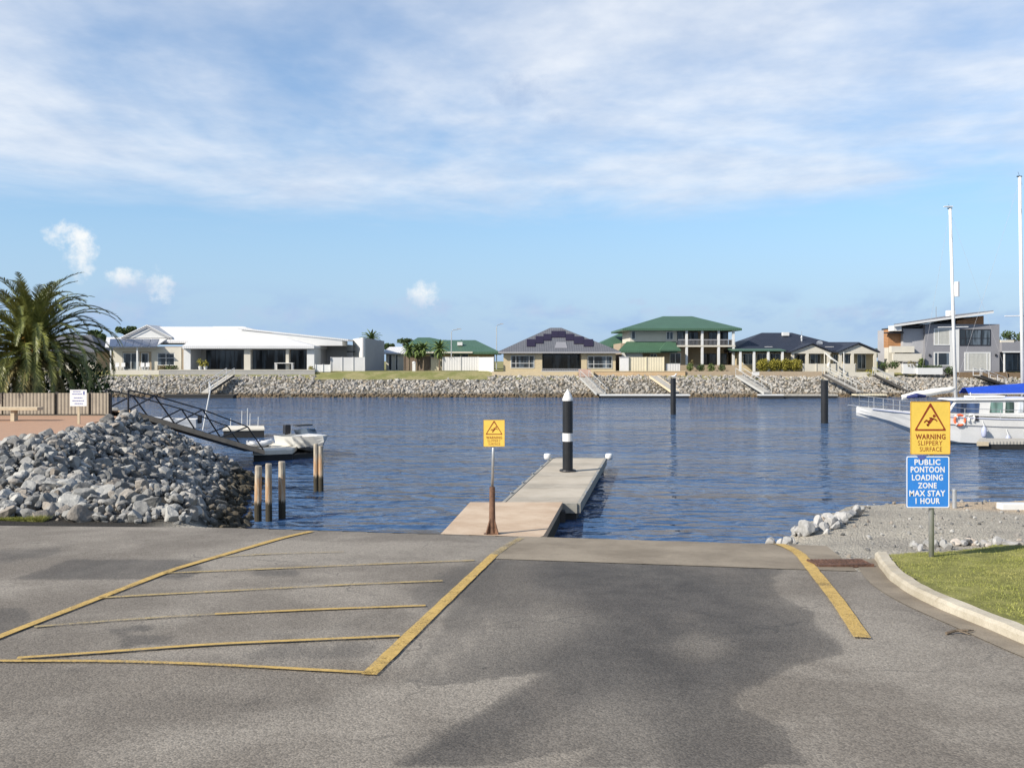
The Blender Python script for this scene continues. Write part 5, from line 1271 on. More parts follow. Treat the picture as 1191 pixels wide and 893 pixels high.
m_ = MB(); p = P(932.5, 397, d+3); m_.lathe([(.14, -.9), (.14, .5), (.2, .55), (.05, .8)], p, 10); m_.tube(p+Vector((0, 0, .7)), p+Vector((0, 0, 1.35)), .03, n=5); m_.build('flue', galv, hg)
m_ = MB(); p = P(953, 399, d+1.5); vv = [p+Vector((.42*math.cos(a_), -.1*abs(math.cos(a_)), .32*math.sin(a_))) for a_ in [i*math.pi/8 for i in range(16)]]; m_.prism(vv, (0, .06, 0)); m_.tube(p, p+Vector((0, .3, -.6)), .03, n=5); m_.build('dish_antenna', galv, hg)
box_part('ridge_vent', white, hg, ((910-CX)/F*(d+5), (917-CX)/F*(d+5), d+4.6, d+5.4, H-(390.5-YH)*(d+5)/F, H-(386.5-YH)*(d+5)/F))
for a_, b_, w_ in ((888, 897, 404), (958, 968, 404)): q = P(a_, w_, d+1); q1 = P(b_, w_, d+1); box_part('skylight', whiteplastic, hg, (q.x, q1.x, d+.4, d+1.4, q.z-.25, q.z+.1))
for k in range(4):
    shrub('golden_hedge', P(888+12.5*k, 424.3, 122.6), .95, .7, .8, foliage_gold, ('golden green hedge clump, leftmost of the clipped row', 'golden green hedge clump, second from the left of the clipped row', 'golden green hedge clump, third from the left of the clipped row', 'golden green hedge clump, rightmost and most yellow of the clipped row')[k], 900, .11, 70+k, 'clipped hedge row before the dark roofed house')
fence(934, 995, 423, 433, 122.3, off, 'pale picket balustrade before the gables of the dark roofed house', (0, .25, .5, .75, 1))
o = thing('shade_posts', 'two thin posts with a pale folded shade sail hung between them', 'shade frame', (P(966, 430, 121).x, 121, LZ)); f4 = FR(121)
for a_, t_, b_ in ((959, 409, 433), (975, 421, 434)): m_ = MB(); m_.tube((f4.X(a_), 121, f4.Z(b_)-.2), (f4.X(a_), 121, f4.Z(t_)), .07, n=8); m_.build('post', off, o)
m_ = MB(); m_.path([(f4.X(959), 121, f4.Z(410)), (f4.X(967), 121, f4.Z(417)), (f4.X(975), 121, f4.Z(422))], [.08, .16, .07], 8); m_.build('folded_sail', sailcloth, o)
m_ = MB(); m_.path([(f4.X(965.5), 121.2, LZ), (f4.X(963.5), 121.2, LZ+.8), (f4.X(966), 121.2, f4.Z(419.5))], [.05, .18, .03], 7); single(m_, 'folded_umbrella', sailcloth, 'closed pale umbrella standing under the folded shade sail', 'umbrella', loc=(f4.X(965.5), 121.2, LZ))
m_ = MB(); m_.tube((f4.X(981.5), 121, LZ-.2), (f4.X(981.5), 121, f4.Z(409.5)), .06, n=8); m_.box(f4.X(981.5)-.1, f4.X(981.5)+.1, 120.9, 121.1, LZ-.2, LZ+.03); single(m_, 'slim_post', white, 'single slim white post before the right gable', 'post')
# ---- modern grey house
d = 122.5; f = FR(d); X, Z = f.X, f.Z
hh_ = thing('modern_house', 'modern grey two storey house with a sloping roof and timber cladding', 'house', (X(1110), d+6, LZ))
box_part('main_block', greyrender, hh_, (X(1076), X(1162.5), d, d+10, LZ-.4, Z(377))); box_part('side_block', palegrey, hh_, (X(1052), X(1076)-.003, d+.5, d+9, LZ-.4, Z(382)))
box_part('rear_block', timberclad, hh_, (X(1037), X(1052)-.004, d+1.2, d+2.6, Z(404), Z(383)), )
m_ = MB(); m_.prism([(X(1114), d+.3, Z(377)+.01), (X(1145.5), d+.3, Z(377)+.01), (X(1145.5), d+.3, Z(367)), (X(1114), d+.3, Z(372.8))], (0, 8, 0)); m_.build('clerestory', timberclad, hh_)
m_ = MB(); m_.prism([(X(1052), d+.6, Z(382)+.01), (X(1113.5), d+.6, Z(377)+.02), (X(1113.5), d+.6, Z(373.2)), (X(1052), d+.6, Z(380))], (0, 7, 0)); m_.build('clerestory', blackmetal, hh_)
m_ = MB(); m_.prism([(X(1036), d-1, Z(380)), (X(1151), d-1, Z(364.2)), (X(1151), d+10, Z(364.2)), ((1040-CX)/F*(d+10), d+10, Z(379))], (0, 0, .3)); m_.build('roof', mat('grey_sheet_roof', (.16, .16, .17), .6, .1, 1, 0, stripes=(0, 2)), hh_)
m_ = MB(); m_.prism([(X(1036), d-1.06, Z(380)-.05), (X(1151), d-1.06, Z(364.2)-.05), (X(1151), d-1.06, Z(364.2)+.2), (X(1036), d-1.06, Z(380)+.2)], (0, .05, 0)); m_.build('fascia', white, hh_)
box_part('roof_end', white, hh_, (X(1037), X(1046), d-.7, d+1.1, Z(385), Z(378.8)))
box_part('lower_rear_block', off, hh_, (X(1037), X(1052)-.006, d+1.1, d+2.4, LZ-.3, Z(404)-.002))
box_part('canopy', blackmetal, hh_, (X(1032), X(1052), d+.2, d+1.19, Z(387.6), Z(386.2)))
box_part('balcony_wall', off, hh_, (X(1035.5), X(1062), d-.4, d+.45, Z(410), Z(402.6))); box_part('terrace_wall', off, hh_, (X(1036), X(1069), d-.8, d-.41, Z(420), Z(411.4)))
box_part('terrace_wall', white, hh_, (X(1046), X(1063), d-1.2, d-.81, LZ-.3, Z(423)))
box_part('accent_panel', white, hh_, (X(1105), X(1115.5), d-.05, d-.003, LZ-.3, Z(382)))
window(hh_, X(1086), X(1105), Z(401.5), Z(382), d, (.28,), (), .12, white, curtain); window(hh_, X(1115.6), X(1152), Z(402), Z(383), d, (.2, .4, .7), (.45,), .1, blackmetal)
window(hh_, X(1086), X(1105), Z(425.5), Z(409.5), d, (.25,), (), .12, white); window(hh_, X(1121.5), X(1152), Z(431.5), Z(409.5), d, (.14, .86), (), .14, white, curtain)
m_ = MB()
for px, pz in ((1081, 413), (1158, 413)): m_.box(X(px)-.1, X(px)+.1, d-.15, d-.001, Z(pz)-.15, Z(pz)+.15)
m_.build('wall_lamps', blackmetal, hh_)
box_part('wing_wall', greyrender, hh_, (X(1162.5)+.003, X(1262), d+3, d+10, LZ-.4, Z(396))); box_part('wing_roof', greyrender, hh_, (X(1162.5)+.004, X(1262), d-.6, d+2.99, Z(409.5), Z(398.2)))
box_part('wing_fascia', white, hh_, (X(1163), X(1262), d-.66, d-.603, Z(410), Z(408.6)))
box_part('wing_box', off, hh_, (X(1163), X(1178), d-.3, d+2, Z(398.2)+.002, Z(395.5)))
for px in (1166, 1215, 1258): box_part('wing_post', whitemetal, hh_, (X(px)-.08, X(px)+.08, d-.5, d-.34, LZ-.2, Z(410)))
window(hh_, X(1180)+.3, X(1215), fl2, Z(411), d+3, (.33, .66), (), .08, blackmetal)
box_part('air_conditioner', whiteplastic, hh_, (X(1116), X(1124), d+3, d+4, Z(367.5), Z(359.5)), bevel=.05); box_part('antenna', galv, hh_, (X(1101)-.03, X(1101)+.03, d+3, d+3.06, Z(371), Z(355)))
o = thing('planter', 'long white planter box with green hedge before the grey house', 'planter', (X(1081), 120.9, 2.7)); f5 = FR(121)
box_part('box', white, o, (f5.X(1067), f5.X(1096), 120.9, 121.5, 2.7, f5.Z(427.8))); r_ = random.Random(9); m_ = MB()
for k in range(8): leafy(m_, (f5.X(1069+k*3.6), 121.2, f5.Z(426.4)), .3, .25, .22, 60, .09, r_, .1)
m_.build('hedge', foliage_dark, o)
for k, (px, py, m__, lab) in enumerate(((1060, 424.5, foliage_red, 'low reddish shrub left of the long white planter'), (1071.5, 421, foliage_mid, 'spiky green plant at the left end of the white planter'), (1040, 424, foliage_dark, 'dark green shrub beside the stepped white walls'), (1029, 425, foliage_dark, 'dark shrub between the dark roofed and grey houses'), (1012, 434, foliage_gold, 'small golden shrub on the bank by the slim post'), (1104, 431, foliage_dark, 'dark spilling shrub below the white accent panel'))): shrub('garden_shrub', P(px, py, 121.6), (.75 if k != 1 else .35), .5, .5, m__, lab, 260, .11, 80+k)
rt = retaining(1108, 1172, 432.8, 437.5, 121.6, mat('timber_sleepers', (.16, .11, .065), .85, .2, 2, 0, stripes=(2, 4)), 'brown timber sleeper wall before the grey house, left length')
retaining(1173, 1260, 433.2, 437.8, 121.8, mat('timber_sleepers', (.1, .1, .1)), 'brown timber sleeper wall at the right picture edge')
retaining(963, 1040, 432.6, 437.5, 121.4, off, 'pale low kerb wall along the bank top below the two gables', .2)
# ---- trees behind
tree('bushy_tree', 147, 377.5, 400, 150, 24, foliage_dark, 'dark rounded tree behind the white gable and the date palm', 1, 9, 90, .22)
tree('bushy_tree', 470, 391.5, 412, 165, 22, foliage_dark, 'dark flat topped tree left of the green roof', 2, 9, 90, .22)
tree('bushy_tree', 451, 400, 412, 160, 18, foliage_dark, 'low dark tree between the shed and the small house', 3, 7, 80, .22)
for k, (px, py, w_) in enumerate(((497, 391.5, 8), (503, 393.5, 10), (518, 394, 7), (538, 394, 8))): tree('distant_tree', px, py, 408, 185, w_, foliage_dark, ('distant tree top over the green ridge, leftmost of four', 'distant tree top over the green ridge, second of four', 'distant tree top over the green ridge, third of four', 'distant tree top over the green ridge, rightmost of four')[k], 10+k, 5, 60, .2, 'tree tops over the green roof')
tree('bushy_tree', 1023, 405, 425, 150, 22, foliage_dark, 'dark tree in the gap between the dark roofed and grey houses', 5, 7, 90, .22)
tree('bushy_tree', 1180, 385, 412, 175, 40, foliage_dark, 'dark tree behind the low wing of the grey house', 6, 9, 90, .25)
tree('bushy_tree', 110, 380, 425, 140, 40, foliage_dark, 'dark tree partly behind the date palm', 7, 10, 110, .25)
tree('bushy_tree', 60, 392, 425, 145, 50, foliage_dark, 'dark spreading tree hidden behind the date palm fronds', 8, 10, 110, .25)
# ---- house hidden by the palm at the far left
d = 124; f = FR(d); X, Z = f.X, f.Z
hl = thing('cream_house', 'cream house mostly hidden behind the date palm', 'house', (X(60), d, LZ))
box_part('wall', off, hl, (X(20), X(108), d+1, d+10, LZ-.3, Z(408))); m_ = MB(); m_.hip(X(14), X(114), d, d+11, Z(408), X(45), X(84), d+5.5, Z(388), .2); m_.build('roof', tile, hl)
window(hl, X(40), X(60), Z(425), Z(412), d+1, (.5,)); window(hl, X(75), X(95), Z(425), Z(412), d+1, (.5,))

# ---- gangways and floats along the far bank
dullwhite = mat('dull_white_metal', (.36, .36, .345), .5, .1, 3, .05, 60)
def far_gang(x0, y0, x1, y1, dk, label, m=dullwhite, dark=False, rail=True):
    p0 = P(x0, y0, 118.6); p1 = P(x1, y1, dk); o = thing('bank_gangway', label, 'gangway', tuple(p1)); d_ = p1-p0; n_ = Vector((-d_.y, d_.x, 0)).normalized()*.55
    m_ = MB(); m_.prism([p0-n_, p1-n_, p1+n_, p0+n_], (0, 0, .1)); m_.build('deck', deckgrey, o)
    m_ = MB()
    for sg_ in (-1, 1): m_.prism([p0+n_*sg_-Vector((0, 0, .14)), p1+n_*sg_-Vector((0, 0, .14)), p1+n_*sg_*1.1-Vector((0, 0, .14)), p0+n_*sg_*1.1-Vector((0, 0, .14))], (0, 0, .3))
    m_.build('side_beam', darkwood if dark else m, o)
    if rail:
        for sg_ in (-1, 1):
            m_ = MB()
            for k in range(4): q = p0+d_*k/3+n_*sg_; m_.tube(q, q+Vector((0, 0, .95)), .04, n=5)
            m_.tube(p0+n_*sg_+Vector((0, 0, .95)), p1+n_*sg_+Vector((0, 0, .95)), .045, n=5); m_.build('handrail', m, o)
    return o
def far_float(x0, x1, d, zt, label, m=white, depth=1.6):
    f = FR(d); o = float_dock('bank_float', label, [(f.X(x0), d), (f.X(x1), d), (f.X(x1), d+depth), (f.X(x0), d+depth)], zt, m, .18); return o
far_gang(268, 437, 238, 457, 113.4, 'dark gangway slanting down left to the black float below the white house', greysheet, True); far_float(190, 272, 112.6, .42, 'long black float below the white house', rubber)
far_gang(680, 440, 699, 458.5, 113.2, 'white railed gangway left end of the white float by the solar house'); far_float(698, 803, 112.4, .45, 'long white topped float in front of the slim black pile', white)
far_gang(760, 438, 786, 456, 113.4, 'pale plank gangway behind the slim black pile', palewood, False, False)
far_gang(860, 437, 893, 457.5, 113.4, 'white gangway slanting down right left of the golden hedge'); far_float(884, 975, 112.2, .45, 'grey float with a white left end behind the thicker black pile', deckgrey)
o = float_dock('bank_float', 'short white landing float at the foot of the gangway by the golden hedge', [(FR(111).X(884), 111), (FR(111).X(912), 111), (FR(111).X(912), 112.1), (FR(111).X(884), 112.1)], .5, white, .16)
far_gang(960, 436, 1000, 456.5, 114, 'white gangway with dark side beams running down behind the thicker black pile', dullwhite, True); far_float(996, 1032, 113, .45, 'yellowish float at the foot of the gangway behind the thicker black pile', creamsheet)
far_gang(1016, 436, 1054, 455, 118, 'white railed gangway sloping down towards the yachts', dullwhite, True); far_float(1004, 1075, 117, .4, 'dark float behind the bow of the motor cruiser', rubber)
far_gang(1136, 437, 1166, 448, 120, 'thin grey gangway below the sleeper wall', greysheet, True)
o = thing('service_locker', 'small white locker on the bank by the gangway of the golden hedge', 'locker', tuple(P(879, 436.5, 119.8))); p = P(879, 437, 119.8); box_part('body', whiteplastic, o, (p.x-.4, p.x+.4, 119.6, 120.1, 2.6, p.z+.45)); box_part('lid', white, o, (p.x-.43, p.x+.43, 119.57, 120.13, p.z+.452, p.z+.5))

# ================================================================ YACHTS ON THE RIGHT
d = 50.0; f = FR(d); c = Vector((f.X(1008), d+1.5, 0)); M = Matrix.Rotation(R(-3), 3, 'Z')
mc = thing('motor_cruiser', 'white motor cruiser with a life ring and large cabin windows moored at the right', 'boat', c)
def L_(x, y, z): return c+M@Vector((x, y, z))
stn = [(0, .04, 1.95, .02, 1.6, 1.45), (.7, .45, 1.88, .22, 1.45, 1.30), (1.6, .85, 1.78, .5, 1.2, 1.05), (2.8, 1.2, 1.66, .82, .75, .55), (3.8, 1.38, 1.58, 1.05, .35, .02), (5, 1.5, 1.5, 1.25, .12, -.35), (7, 1.55, 1.42, 1.35, .02, -.45), (9.5, 1.52, 1.38, 1.35, 0, -.4), (11.5, 1.42, 1.36, 1.3, .02, -.3)]
vs_h, fs_h = hull(stn, M, c); m_ = MB(); m_.add(vs_h, fs_h); m_.build('hull', gelcoat, mc)
m_ = MB(); vv = [L_(x, -b_*.98, zs-.03) for x, b_, zs, *_ in stn]+[L_(x, b_*.98, zs-.03) for x, b_, zs, *_ in stn]; n = len(stn); m_.add(vv, [(i, i+1, n+i+1, n+i) for i in range(n-1)]); m_.build('deck', white, mc)
for off_, nm in ((-.06, 'rub_rail'), (-.45, 'hull_stripe')):
    m_ = MB(); m_.path([L_(x, -(b_+.012 if off_ > -.2 else (b_*.82+cb*.18)+.006), zs+off_) for x, b_, zs, cb, *_ in stn[1 if off_ > -.2 else 4:]], .022 if off_ > -.2 else .018, 6); m_.build(nm, greyfender if off_ > -.2 else palegrey, mc)
m_ = MB(); m_.prism([L_(*q) for q in ((4.25, -1.0, 1.52), (4.9, -1.02, 2.30), (9.0, -1.05, 2.36), (9.2, -1.05, 1.38))], M@Vector((0, 2.05, 0))); m_.build('cabin', gelcoat, mc, bevel=.06)
m_ = MB(); m_.prism([L_(*q) for q in ((4.7, -1.12, 2.30), (4.85, -1.12, 2.38), (9.0, -1.15, 2.47), (9.35, -1.15, 2.40), (9.3, -1.15, 2.33))], M@Vector((0, 2.25, 0))); m_.build('cabin_roof', gelcoat, mc, bevel=.04)
m_ = MB(); m_.prism([L_(*q) for q in ((6.0, -.7, 2.42), (6.0, .7, 2.42), (7.6, .7, 2.46), (7.6, -.7, 2.46))], (0, 0, .1)); m_.build('roof_hatch', white, mc, bevel=.03)
def cw(x0, x1, z0, z1, sl, nm='cabin_window', m_g=window_glass):
    k = lambda x, z: L_(x, -1.0-.05*(x-4.25)/5-.03, z); m_ = MB(); m_.prism([k(x0, z0), k(x1, z0), k(x1+sl*.15, z1), k(x0+sl, z1)], M@Vector((0, .04, 0))); m_.build(nm, m_g, mc)
dg = glass('tinted_glass', (.012, .02, .04)); gg_ = glass('green_glass', (.03, .05, .045)); lg_ = glass('pale_glass', (.15, .16, .17))
cw(4.56, 6.05, 1.66, 2.18, .32, m_g=dg); cw(6.62, 7.28, 1.68, 2.22, .06, m_g=gg_); cw(7.42, 7.86, 1.68, 2.23, .03, m_g=gg_); cw(8.08, 8.8, 1.7, 2.24, .03, m_g=lg_)
m_ = MB(); m_.prism([L_(*q) for q in ((4.34, -.9, 1.62), (4.34, .9, 1.62), (4.86, .85, 2.25), (4.86, -.85, 2.25))], M@Vector((-.04, 0, .03))); m_.build('windscreen', dg, mc)
m_ = MB()
st__ = [(.15, .0), (.8, .45), (1.7, .82), (2.7, 1.12), (3.8, 1.33), (5.2, 1.44), (7, 1.5), (9, 1.48)]
for sg_ in (-1, 1):
    tp = [L_(x, sg_*b_*.96, (1.95-.09*x if x < 5 else 1.46)+.60-.03*x) for x, b_ in st__]; m_.path(tp, .016, 5); m_.path([p-Vector((0, 0, .28)) for p in tp], .011, 5)
    for p in tp: m_.tube(p, p-Vector((0, 0, .62)), .014, n=5)
m_.build('guard_rail', galv, mc)
p = L_(4.9, -1.48, 1.30); m_ = MB(); m_.torus(p, .27, .065, n=26, k=8); lr = m_.build('life_ring', orange, mc, smooth=True)
m_ = MB()
for k in range(4):
    a_ = R(45+90*k); q = p+Vector((.27*math.cos(a_), 0, .27*math.sin(a_))); MM = Matrix.Rotation(-a_, 3, 'Y'); m_.obox(q, .145, .145, .09, MM)
m_.build('white_bands', whiteplastic, lr)
p = L_(5.5, -1.50, 1.42); m_ = MB(); m_.path([p+Vector(q) for q in ((-.12, 0, -.22), (-.17, 0, .0), (-.1, 0, .2), (.08, 0, .2), (.15, 0, 0), (.11, 0, -.22))], .06, 8); m_.build('horseshoe_buoy', whiteplastic, mc, smooth=True)
box_part('buoy_light', blackmetal, mc, (p.x+.18, p.x+.34, p.y-.06, p.y+.06, p.z-.16, p.z+.12))
m_ = MB(); m_.path([L_(2.2, -.02, 1.0), L_(2.9, -.9, .8), L_(3.9, -1.6, -.02)], .012, 5); m_.build('mooring_line', rubber, mc)
for px, pz in ((1141, 497), (1168, 507), (1188, 508)):
    xx = (px-1008)*f.m; p = L_(xx, -1.70, H-(pz-YH)*f.m); m_ = MB(); m_.lathe([(.03, .30), (.07, .26), (.135, .14), (.135, -.2), (.06, -.3)], p-Vector((0, 0, .2)), 12); fn_ = m_.build('fender', greyfender, mc, smooth=True)
    m_ = MB(); m_.tube(p+Vector((0, 0, .09)), p+Vector((0, .2, .4)), .012, n=5); m_.build('fender_rope', white, fn_)
m_ = MB(); m_.tube(L_(.15, 0, 1.93), L_(-.45, 0, 2.0), .05, n=8); m_.build('bow_roller', galv, mc)
# cockpit clutter at the right edge
box_part('cockpit_coaming', gelcoat, mc, (L_(9.3, 0, 0).x, L_(11.2, 0, 0).x, c.y-1.7, c.y+.6, 1.34, 1.78), bevel=.05); box_part('cockpit_cover', bluecanvas, mc, (L_(9.4, 0, 0).x, L_(10.6, 0, 0).x, c.y-1.2, c.y+.5, 1.781, 2.25), bevel=.06)
fd2 = float_dock('mooring_float', 'low dark sided float alongside the motor cruiser', [a(1136, 47.0), a(1260, 47.0), a(1260, 48.9), a(1140, 48.9)], .42, deckgrey, .16)
m_ = MB(); m_.prism([(*a(1136, 46.96), .2), (*a(1150, 46.96), .2), (*a(1150, 46.9), .2), (*a(1136, 46.9), .2)], (0, 0, .2)); m_.build('fender_board', palewood, fd2)
# sloop behind with its furled mainsail on the boom
def yacht(name, label, d, mast_px, top, lean, bow_px, stern_px, zd, boom, boomcol, extra=None):
    f = FR(d); X, Z = f.X, f.Z; o = thing(name, label, 'yacht', (X(mast_px), d, 0)); x0, x1 = X(bow_px), X(stern_px); Ln = x1-x0; sgn = 1
    pts_ = [(0, .03, zd+.35, .02, zd, zd-.2), (.12, .5, zd+.22, .25, .35, .1), (.3, 1.1, zd+.1, .8, .1, -.3), (.6, 1.35, zd, 1.1, .02, -.5), (1, 1.0, zd+.08, .8, .12, -.1)]
    I = Matrix.Identity(3); S_ = [(u*Ln, b_, zs, cb, zc, zk) for u, b_, zs, cb, zc, zk in pts_]
    if Ln < 0: S_ = [(x, b_, zs, cb, zc, zk) for x, b_, zs, cb, zc, zk in S_]
    vs_h, fs_h = hull(S_, I, Vector((x0, d, 0))); m_ = MB(); m_.add(vs_h, fs_h if Ln > 0 else [q[::-1] for q in fs_h]); m_.build('hull', gelcoat, o)
    m_ = MB(); n = len(S_); m_.add([(x0+s_[0], d-s_[1]*.97, s_[2]-.02) for s_ in S_]+[(x0+s_[0], d+s_[1]*.97, s_[2]-.02) for s_ in S_], [(i, i+1, n+i+1, n+i) for i in range(n-1)]); m_.build('deck', white, o)
    xa, xb = sorted((x0+Ln*.35, x0+Ln*.7)); box_part('coachroof', gelcoat, o, (xa, xb, d-.75, d+.75, zd-.05, zd+.42), bevel=.06)
    for k in range(3): xw = xa+(xb-xa)*(.15+.28*k); box_part('cabin_window', dg, o, (xw, xw+(xb-xa)*.18, d-.765, d-.745, zd+.12, zd+.3))
    mb_, mt = Vector((X(mast_px), d, zd)), Vector((X(lean), d, Z(top)))
    m_ = MB(); m_.path([mb_, mt], [.115, .09], 10); m_.build('mast', whitemetal, o, smooth=True)
    m_ = MB(); p = mb_+(mt-mb_)*.42; m_.tube(p-Vector((1.0, 0, 0)), p+Vector((.95, 0, .03)), .035, n=6); m_.build('spreader', whitemetal, o)
    m_ = MB()
    for e, t_ in ((Vector((x0, d, zd+.3)), .985), (Vector((x1, d, zd+.1)), 1), (mb_+Vector((-.55, -1.2, 0)), .98), (mb_+Vector((.55, 1.2, 0)), .98)): m_.tube(e, mb_+(mt-mb_)*t_, .006, n=4)
    q = mb_+(mt-mb_)*.42
    m_.build('rigging', palegrey, o)
    m_ = MB(); m_.box(mt.x-.16, mt.x+.12, d-.05, d+.05, mt.z, mt.z+.06); m_.tube(mt, mt+Vector((-.1, 0, .3)), .012, n=4); m_.build('masthead_gear', blackmetal, o)
    bp0, bp1 = mb_+Vector((0, 0, .0)), Vector((X(boom[0]), d, Z(boom[1]))); bp0.z = Z(boom[2])
    m_ = MB(); m_.tube(bp0, bp1, .07, n=8); m_.build('boom', whitemetal, o)
    m_ = MB(); n = 9; rs_ = []; ps = []
    for k in range(n): u = k/(n-1); ps.append(bp0+(bp1-bp0)*u+Vector((0, 0, .14))); rs_.append(.05+.17*math.sin(math.pi*(.15+.75*(1-u)))*(1+.15*math.sin(k*2.3)))
    m_.path(ps, rs_, 8); m_.build('furled_sail', boomcol, o, smooth=True)
    tp = []; m_ = MB()
    for k in range(7): u = .04+.92*k/6; b_ = np.interp(u, [p[0] for p in pts_], [p[1] for p in pts_]); zz_ = np.interp(u, [p[0] for p in pts_], [p[2] for p in pts_]); tp.append(Vector((x0+Ln*u, d-b_*.95, zz_+.62))); m_.tube(tp[-1], tp[-1]-Vector((0, 0, .62)), .015, n=5)
    m_.path(tp, .013, 5); m_.path([p-Vector((0, 0, .3)) for p in tp], .01, 5); m_.build('guard_rail', galv, o)
    return o
y1 = yacht('sloop', 'sloop behind the motor cruiser with a shorter mast and white furled sail', 61, 1112, 243, 1105, 1185, 1064, 1.05, (1049, 464, 454), sailcloth)
f = FR(61); m_ = MB(); m_.lathe([(.16, 0), (.16, .95)], (f.X(1112.6), 60.95, f.Z(345)), 8); m_.box(f.X(1107.5), f.X(1112), 60.93, 60.97, f.Z(342), f.Z(341)); m_.build('radar_reflector', whiteplastic, y1)
p = P(1106, 243, 61); m_ = MB(); m_.box(p.x-.45, p.x+.1, 60.9, 61.1, p.z+.12, p.z+.17); m_.build('wind_vane', whiteplastic, y1)
f = FR(60); m_ = MB(); m_.path([(f.X(1056), 60.2, f.Z(462)), (f.X(1066), 60, f.Z(460)), (f.X(1078), 60.2, f.Z(461))], [.08, .16, .08], 8); m_.build('blue_cover', mat('navy_canvas', (.02, .03, .12), .8, .2, 3, .2, 30), y1)
y2 = yacht('ketch', 'yacht with the tallest mast and a long blue canvas awning at the right edge', 56, 1190, 206, 1186, 1102, 1285, 1.1, (1280, 447, 447), bluecanvas)
f = FR(54.8); X, Z = f.X, f.Z
m_ = MB(); pts_ = []
for u, zt_, hw in ((0, 451, .55), (.25, 448.5, .8), (.5, 446, .9), (.8, 442.5, .95), (1.0, 440, .95)):
    x = X(1121)+(X(1260)-X(1121))*u; pts_.append([(x, d_+54.8, z_) for d_, z_ in ((-hw, Z(457.5-1.5*u)), (-hw*.98, Z(456.3-1.5*u)), (-hw*.35, Z(zt_)), (hw*.35, Z(zt_)), (hw*.98, Z(456.3-1.5*u)), (hw, Z(457.5-1.5*u)))])
vs_h, fs_h = loft_hull(pts_, 6); m_.add(vs_h, fs_h); aw = m_.build('awning', bluecanvas, y2)
so_ = aw.modifiers.new('solid', 'SOLIDIFY'); so_.thickness = .03
m_ = MB(); m_.path([(q[0][0], q[0][1]-.02, q[0][2]-.02) for q in pts_], .035, 6); m_.build('awning_hem', white, aw)
for px in (1123, 1164, 1210, 1255): m_ = MB(); m_.tube((X(px), 54.2, 1.0), (X(px), 54.2, Z(456)), .03, n=6); m_.build('awning_pole', whitemetal, aw)
m_ = MB(); m_.tube(P(1186, 207, 56), P(1105, 244, 60.9), .010, n=4);
tw = gp(1118, 738); zt_ = road_z(tw.x, tw.y)
m_ = MB(); m_.path([(tw.x-.13, tw.y-.03, zt_+.02), (tw.x-.04, tw.y+.01, zt_+.03), (tw.x+.05, tw.y, zt_+.035), (tw.x+.12, tw.y+.05, zt_+.02)], [.012, .011, .009, .004], 6); m_.path([(tw.x-.02, tw.y+.01, zt_+.03), (tw.x+.04, tw.y-.06, zt_+.02)], [.008, .003], 5)
single(m_, 'twig', bark, 'dark forked twig lying in the gutter by the kerb', 'twig')
# ================================================================ LIGHT AND SKY
SUN_EL, SUN_AZ = R(34), math.atan2(-.84, -.54)     # the sun stands behind the camera on the left
sd = Vector((math.sin(SUN_AZ)*math.cos(SUN_EL), math.cos(SUN_AZ)*math.cos(SUN_EL), math.sin(SUN_EL)))
sl = bpy.data.lights.new('sun', 'SUN'); sl.energy = 4.3; sl.angle = R(.6); sl.color = (1, .93, .82)
so = bpy.data.objects.new('sun', sl); col.objects.link(so); so.rotation_euler = sd.to_track_quat('Z', 'Y').to_euler(); so.location = (-20, -20, 40)
wd = bpy.data.worlds.new('World'); sc.world = wd; wd.use_nodes = True
b = NB(wd.node_tree); wd.node_tree.nodes.clear()
sky = b.n('ShaderNodeTexSky', sky_type='NISHITA', sun_disc=False, sun_elevation=SUN_EL, sun_rotation=SUN_AZ % (2*math.pi), altitude=0, air_density=1.0, dust_density=.6, ozone_density=2.5)
dirv = b.n('ShaderNodeTexCoord').outputs['Generated']
D = b.n('ShaderNodeSeparateXYZ', {0: dirv}).outputs
el = b.m('MAXIMUM', D[2], .004)
cx = b.m('DIVIDE', D[0], b.m('ADD', el, .03)); cy = b.m('DIVIDE', D[1], b.m('ADD', el, .03))
pl = b.n('ShaderNodeCombineXYZ', {0: cx, 1: cy, 2: 0.0}).outputs[0]
# high cloud sheet: its near edge is a level about nine degrees up, ragged by noise
n_big = b.noise(b.scale(pl, .42, .27, 1, .25), 1.0, 6, .58, .6)
n_str = b.noise(b.scale(pl, .5, .45, 1, .2), 1.3, 7, .6, .3)
n_fine = b.noise(b.scale(pl, 1.2, .9, 1, .3), 2.2, 6, .6)
edge = b.step(b.m('ADD', D[2], b.m('MULTIPLY', b.m('SUBTRACT', n_str, .5), .10)), .135, .190)
cov = b.step(b.m('ADD', b.m('MULTIPLY', n_big, .62), b.m('MULTIPLY', n_str, .38)), .34, .58)
thin = b.step(D[2], .62, .34)
m1 = b.m('MULTIPLY', b.m('MULTIPLY', edge, b.m('MULTIPLY_ADD', cov, .80, .12)), b.m('MULTIPLY_ADD', thin, .75, .25))
m1 = b.m('MULTIPLY', m1, b.m('MULTIPLY_ADD', n_fine, .35, .78), clamp=True)
skyc = b.n('ShaderNodeHueSaturation', {'Color': sky.outputs[0], 'Saturation': 1.2, 'Value': 1.0}).outputs[0]
cc = b.mix(b.step(b.m('ADD', b.m('MULTIPLY', n_fine, .5), b.m('MULTIPLY', n_big, .5)), .38, .62), (3.9, 4.35, 5.1), (5.2, 5.45, 5.8))
c = b.mix(m1, skyc, cc)
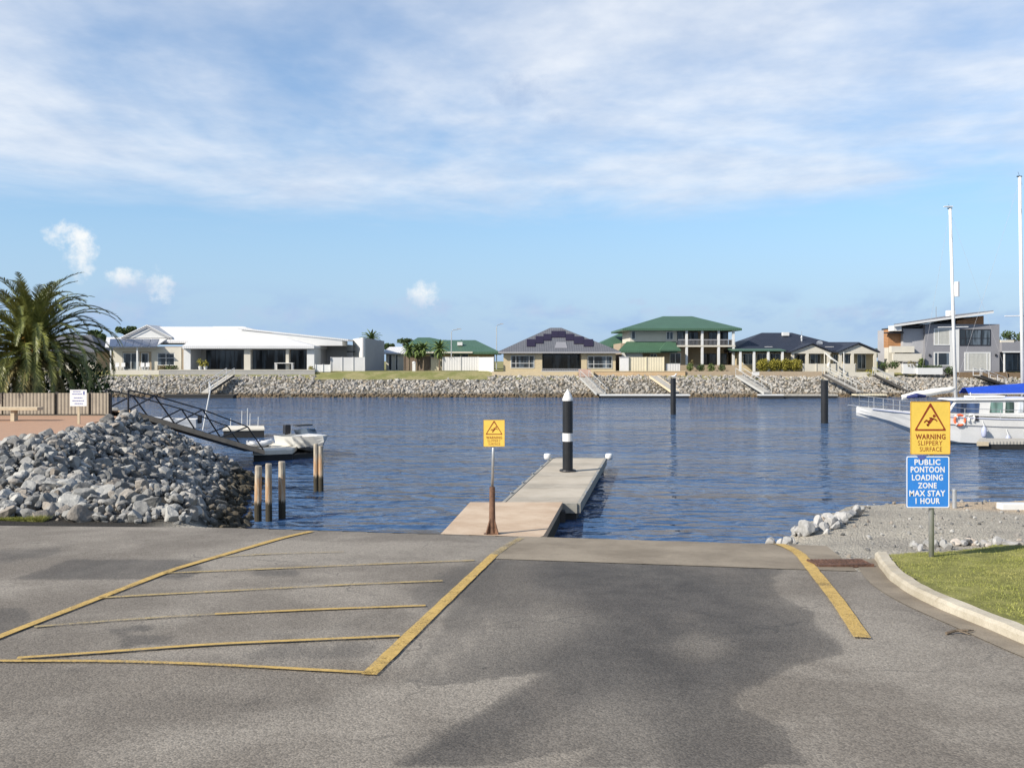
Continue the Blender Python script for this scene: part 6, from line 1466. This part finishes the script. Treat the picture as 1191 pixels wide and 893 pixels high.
# low haze and small cumulus near the horizon
az = b.m('ARCTAN2', D[0], D[1]); an = b.n('ShaderNodeCombineXYZ', {0: az, 1: D[2], 2: 0.0}).outputs[0]
nb_ = b.noise(b.scale(an, 1, 2.2, 1), 9, 6, .6, .3); nc_ = b.noise(an, 60, 6, .65)
band = b.m('MULTIPLY', b.step(D[2], .085, .045), b.step(D[2], .012, .035))
m2 = b.m('MULTIPLY', b.m('MULTIPLY', band, b.step(nb_, .44, .62)), .8)
c = b.mix(m2, c, (2.5, 3.2, 4.6))
hz = b.m('MULTIPLY', b.step(D[2], .26, .0), .88)
c = b.mix(hz, c, (2.2, 3.25, 4.75))
for (px, py, rx, ry, k) in ((83,275,26,15,1.0),(94,296,18,26,.9),(143,322,24,10,1.0),(186,333,14,19,1.0),(165,334,40,13,.5),(130,362,40,12,.6),(493,343,18,19,1.0),(480,358,50,15,.6),(740,351,14,5,.6),(640,362,60,9,.5),(800,364,60,9,.5),(985,364,60,9,.6),(330,366,70,10,.4),(600,105,42,22,-.5),(655,138,20,8,-.4)):
    a0 = math.atan2(px-CX, F); dd = math.hypot(px-CX, F); e0 = (YH-py)/math.hypot(dd, YH-py)
    u = b.m('DIVIDE', b.m('SUBTRACT', az, a0), rx/F); v = b.m('DIVIDE', b.m('SUBTRACT', D[2], e0), ry/F)
    q = b.m('ADD', b.m('MULTIPLY', u, u), b.m('MULTIPLY', v, v))
    q = b.m('ADD', b.m('SUBTRACT', 1.25, q), b.m('MULTIPLY', b.m('SUBTRACT', nc_, .5), 4.5))
    mm = b.m('MULTIPLY', b.step(q, .0, 2.2), abs(k))
    fwd = b.m('GREATER_THAN', D[1], 0.0)
    c = b.mix(b.m('MULTIPLY', mm, fwd), c, (5.6, 5.7, 5.7) if k > .6 else ((2.9, 3.5, 4.7) if k > 0 else (2.4, 3.1, 4.4)))
bg = b.n('ShaderNodeBackground', {'Color': c, 'Strength': .1}).outputs[0]
b.n('ShaderNodeOutputWorld', {'Surface': bg})
vs_ = sc.view_settings; vs_.view_transform = 'Standard'; vs_.look = 'None'; vs_.exposure = .80; vs_.gamma = 1; vs_.use_curve_mapping = False
sc.render.engine = 'CYCLES'; sc.cycles.use_denoising = True; sc.cycles.max_bounces = 6; sc.cycles.transparent_max_bounces = 12
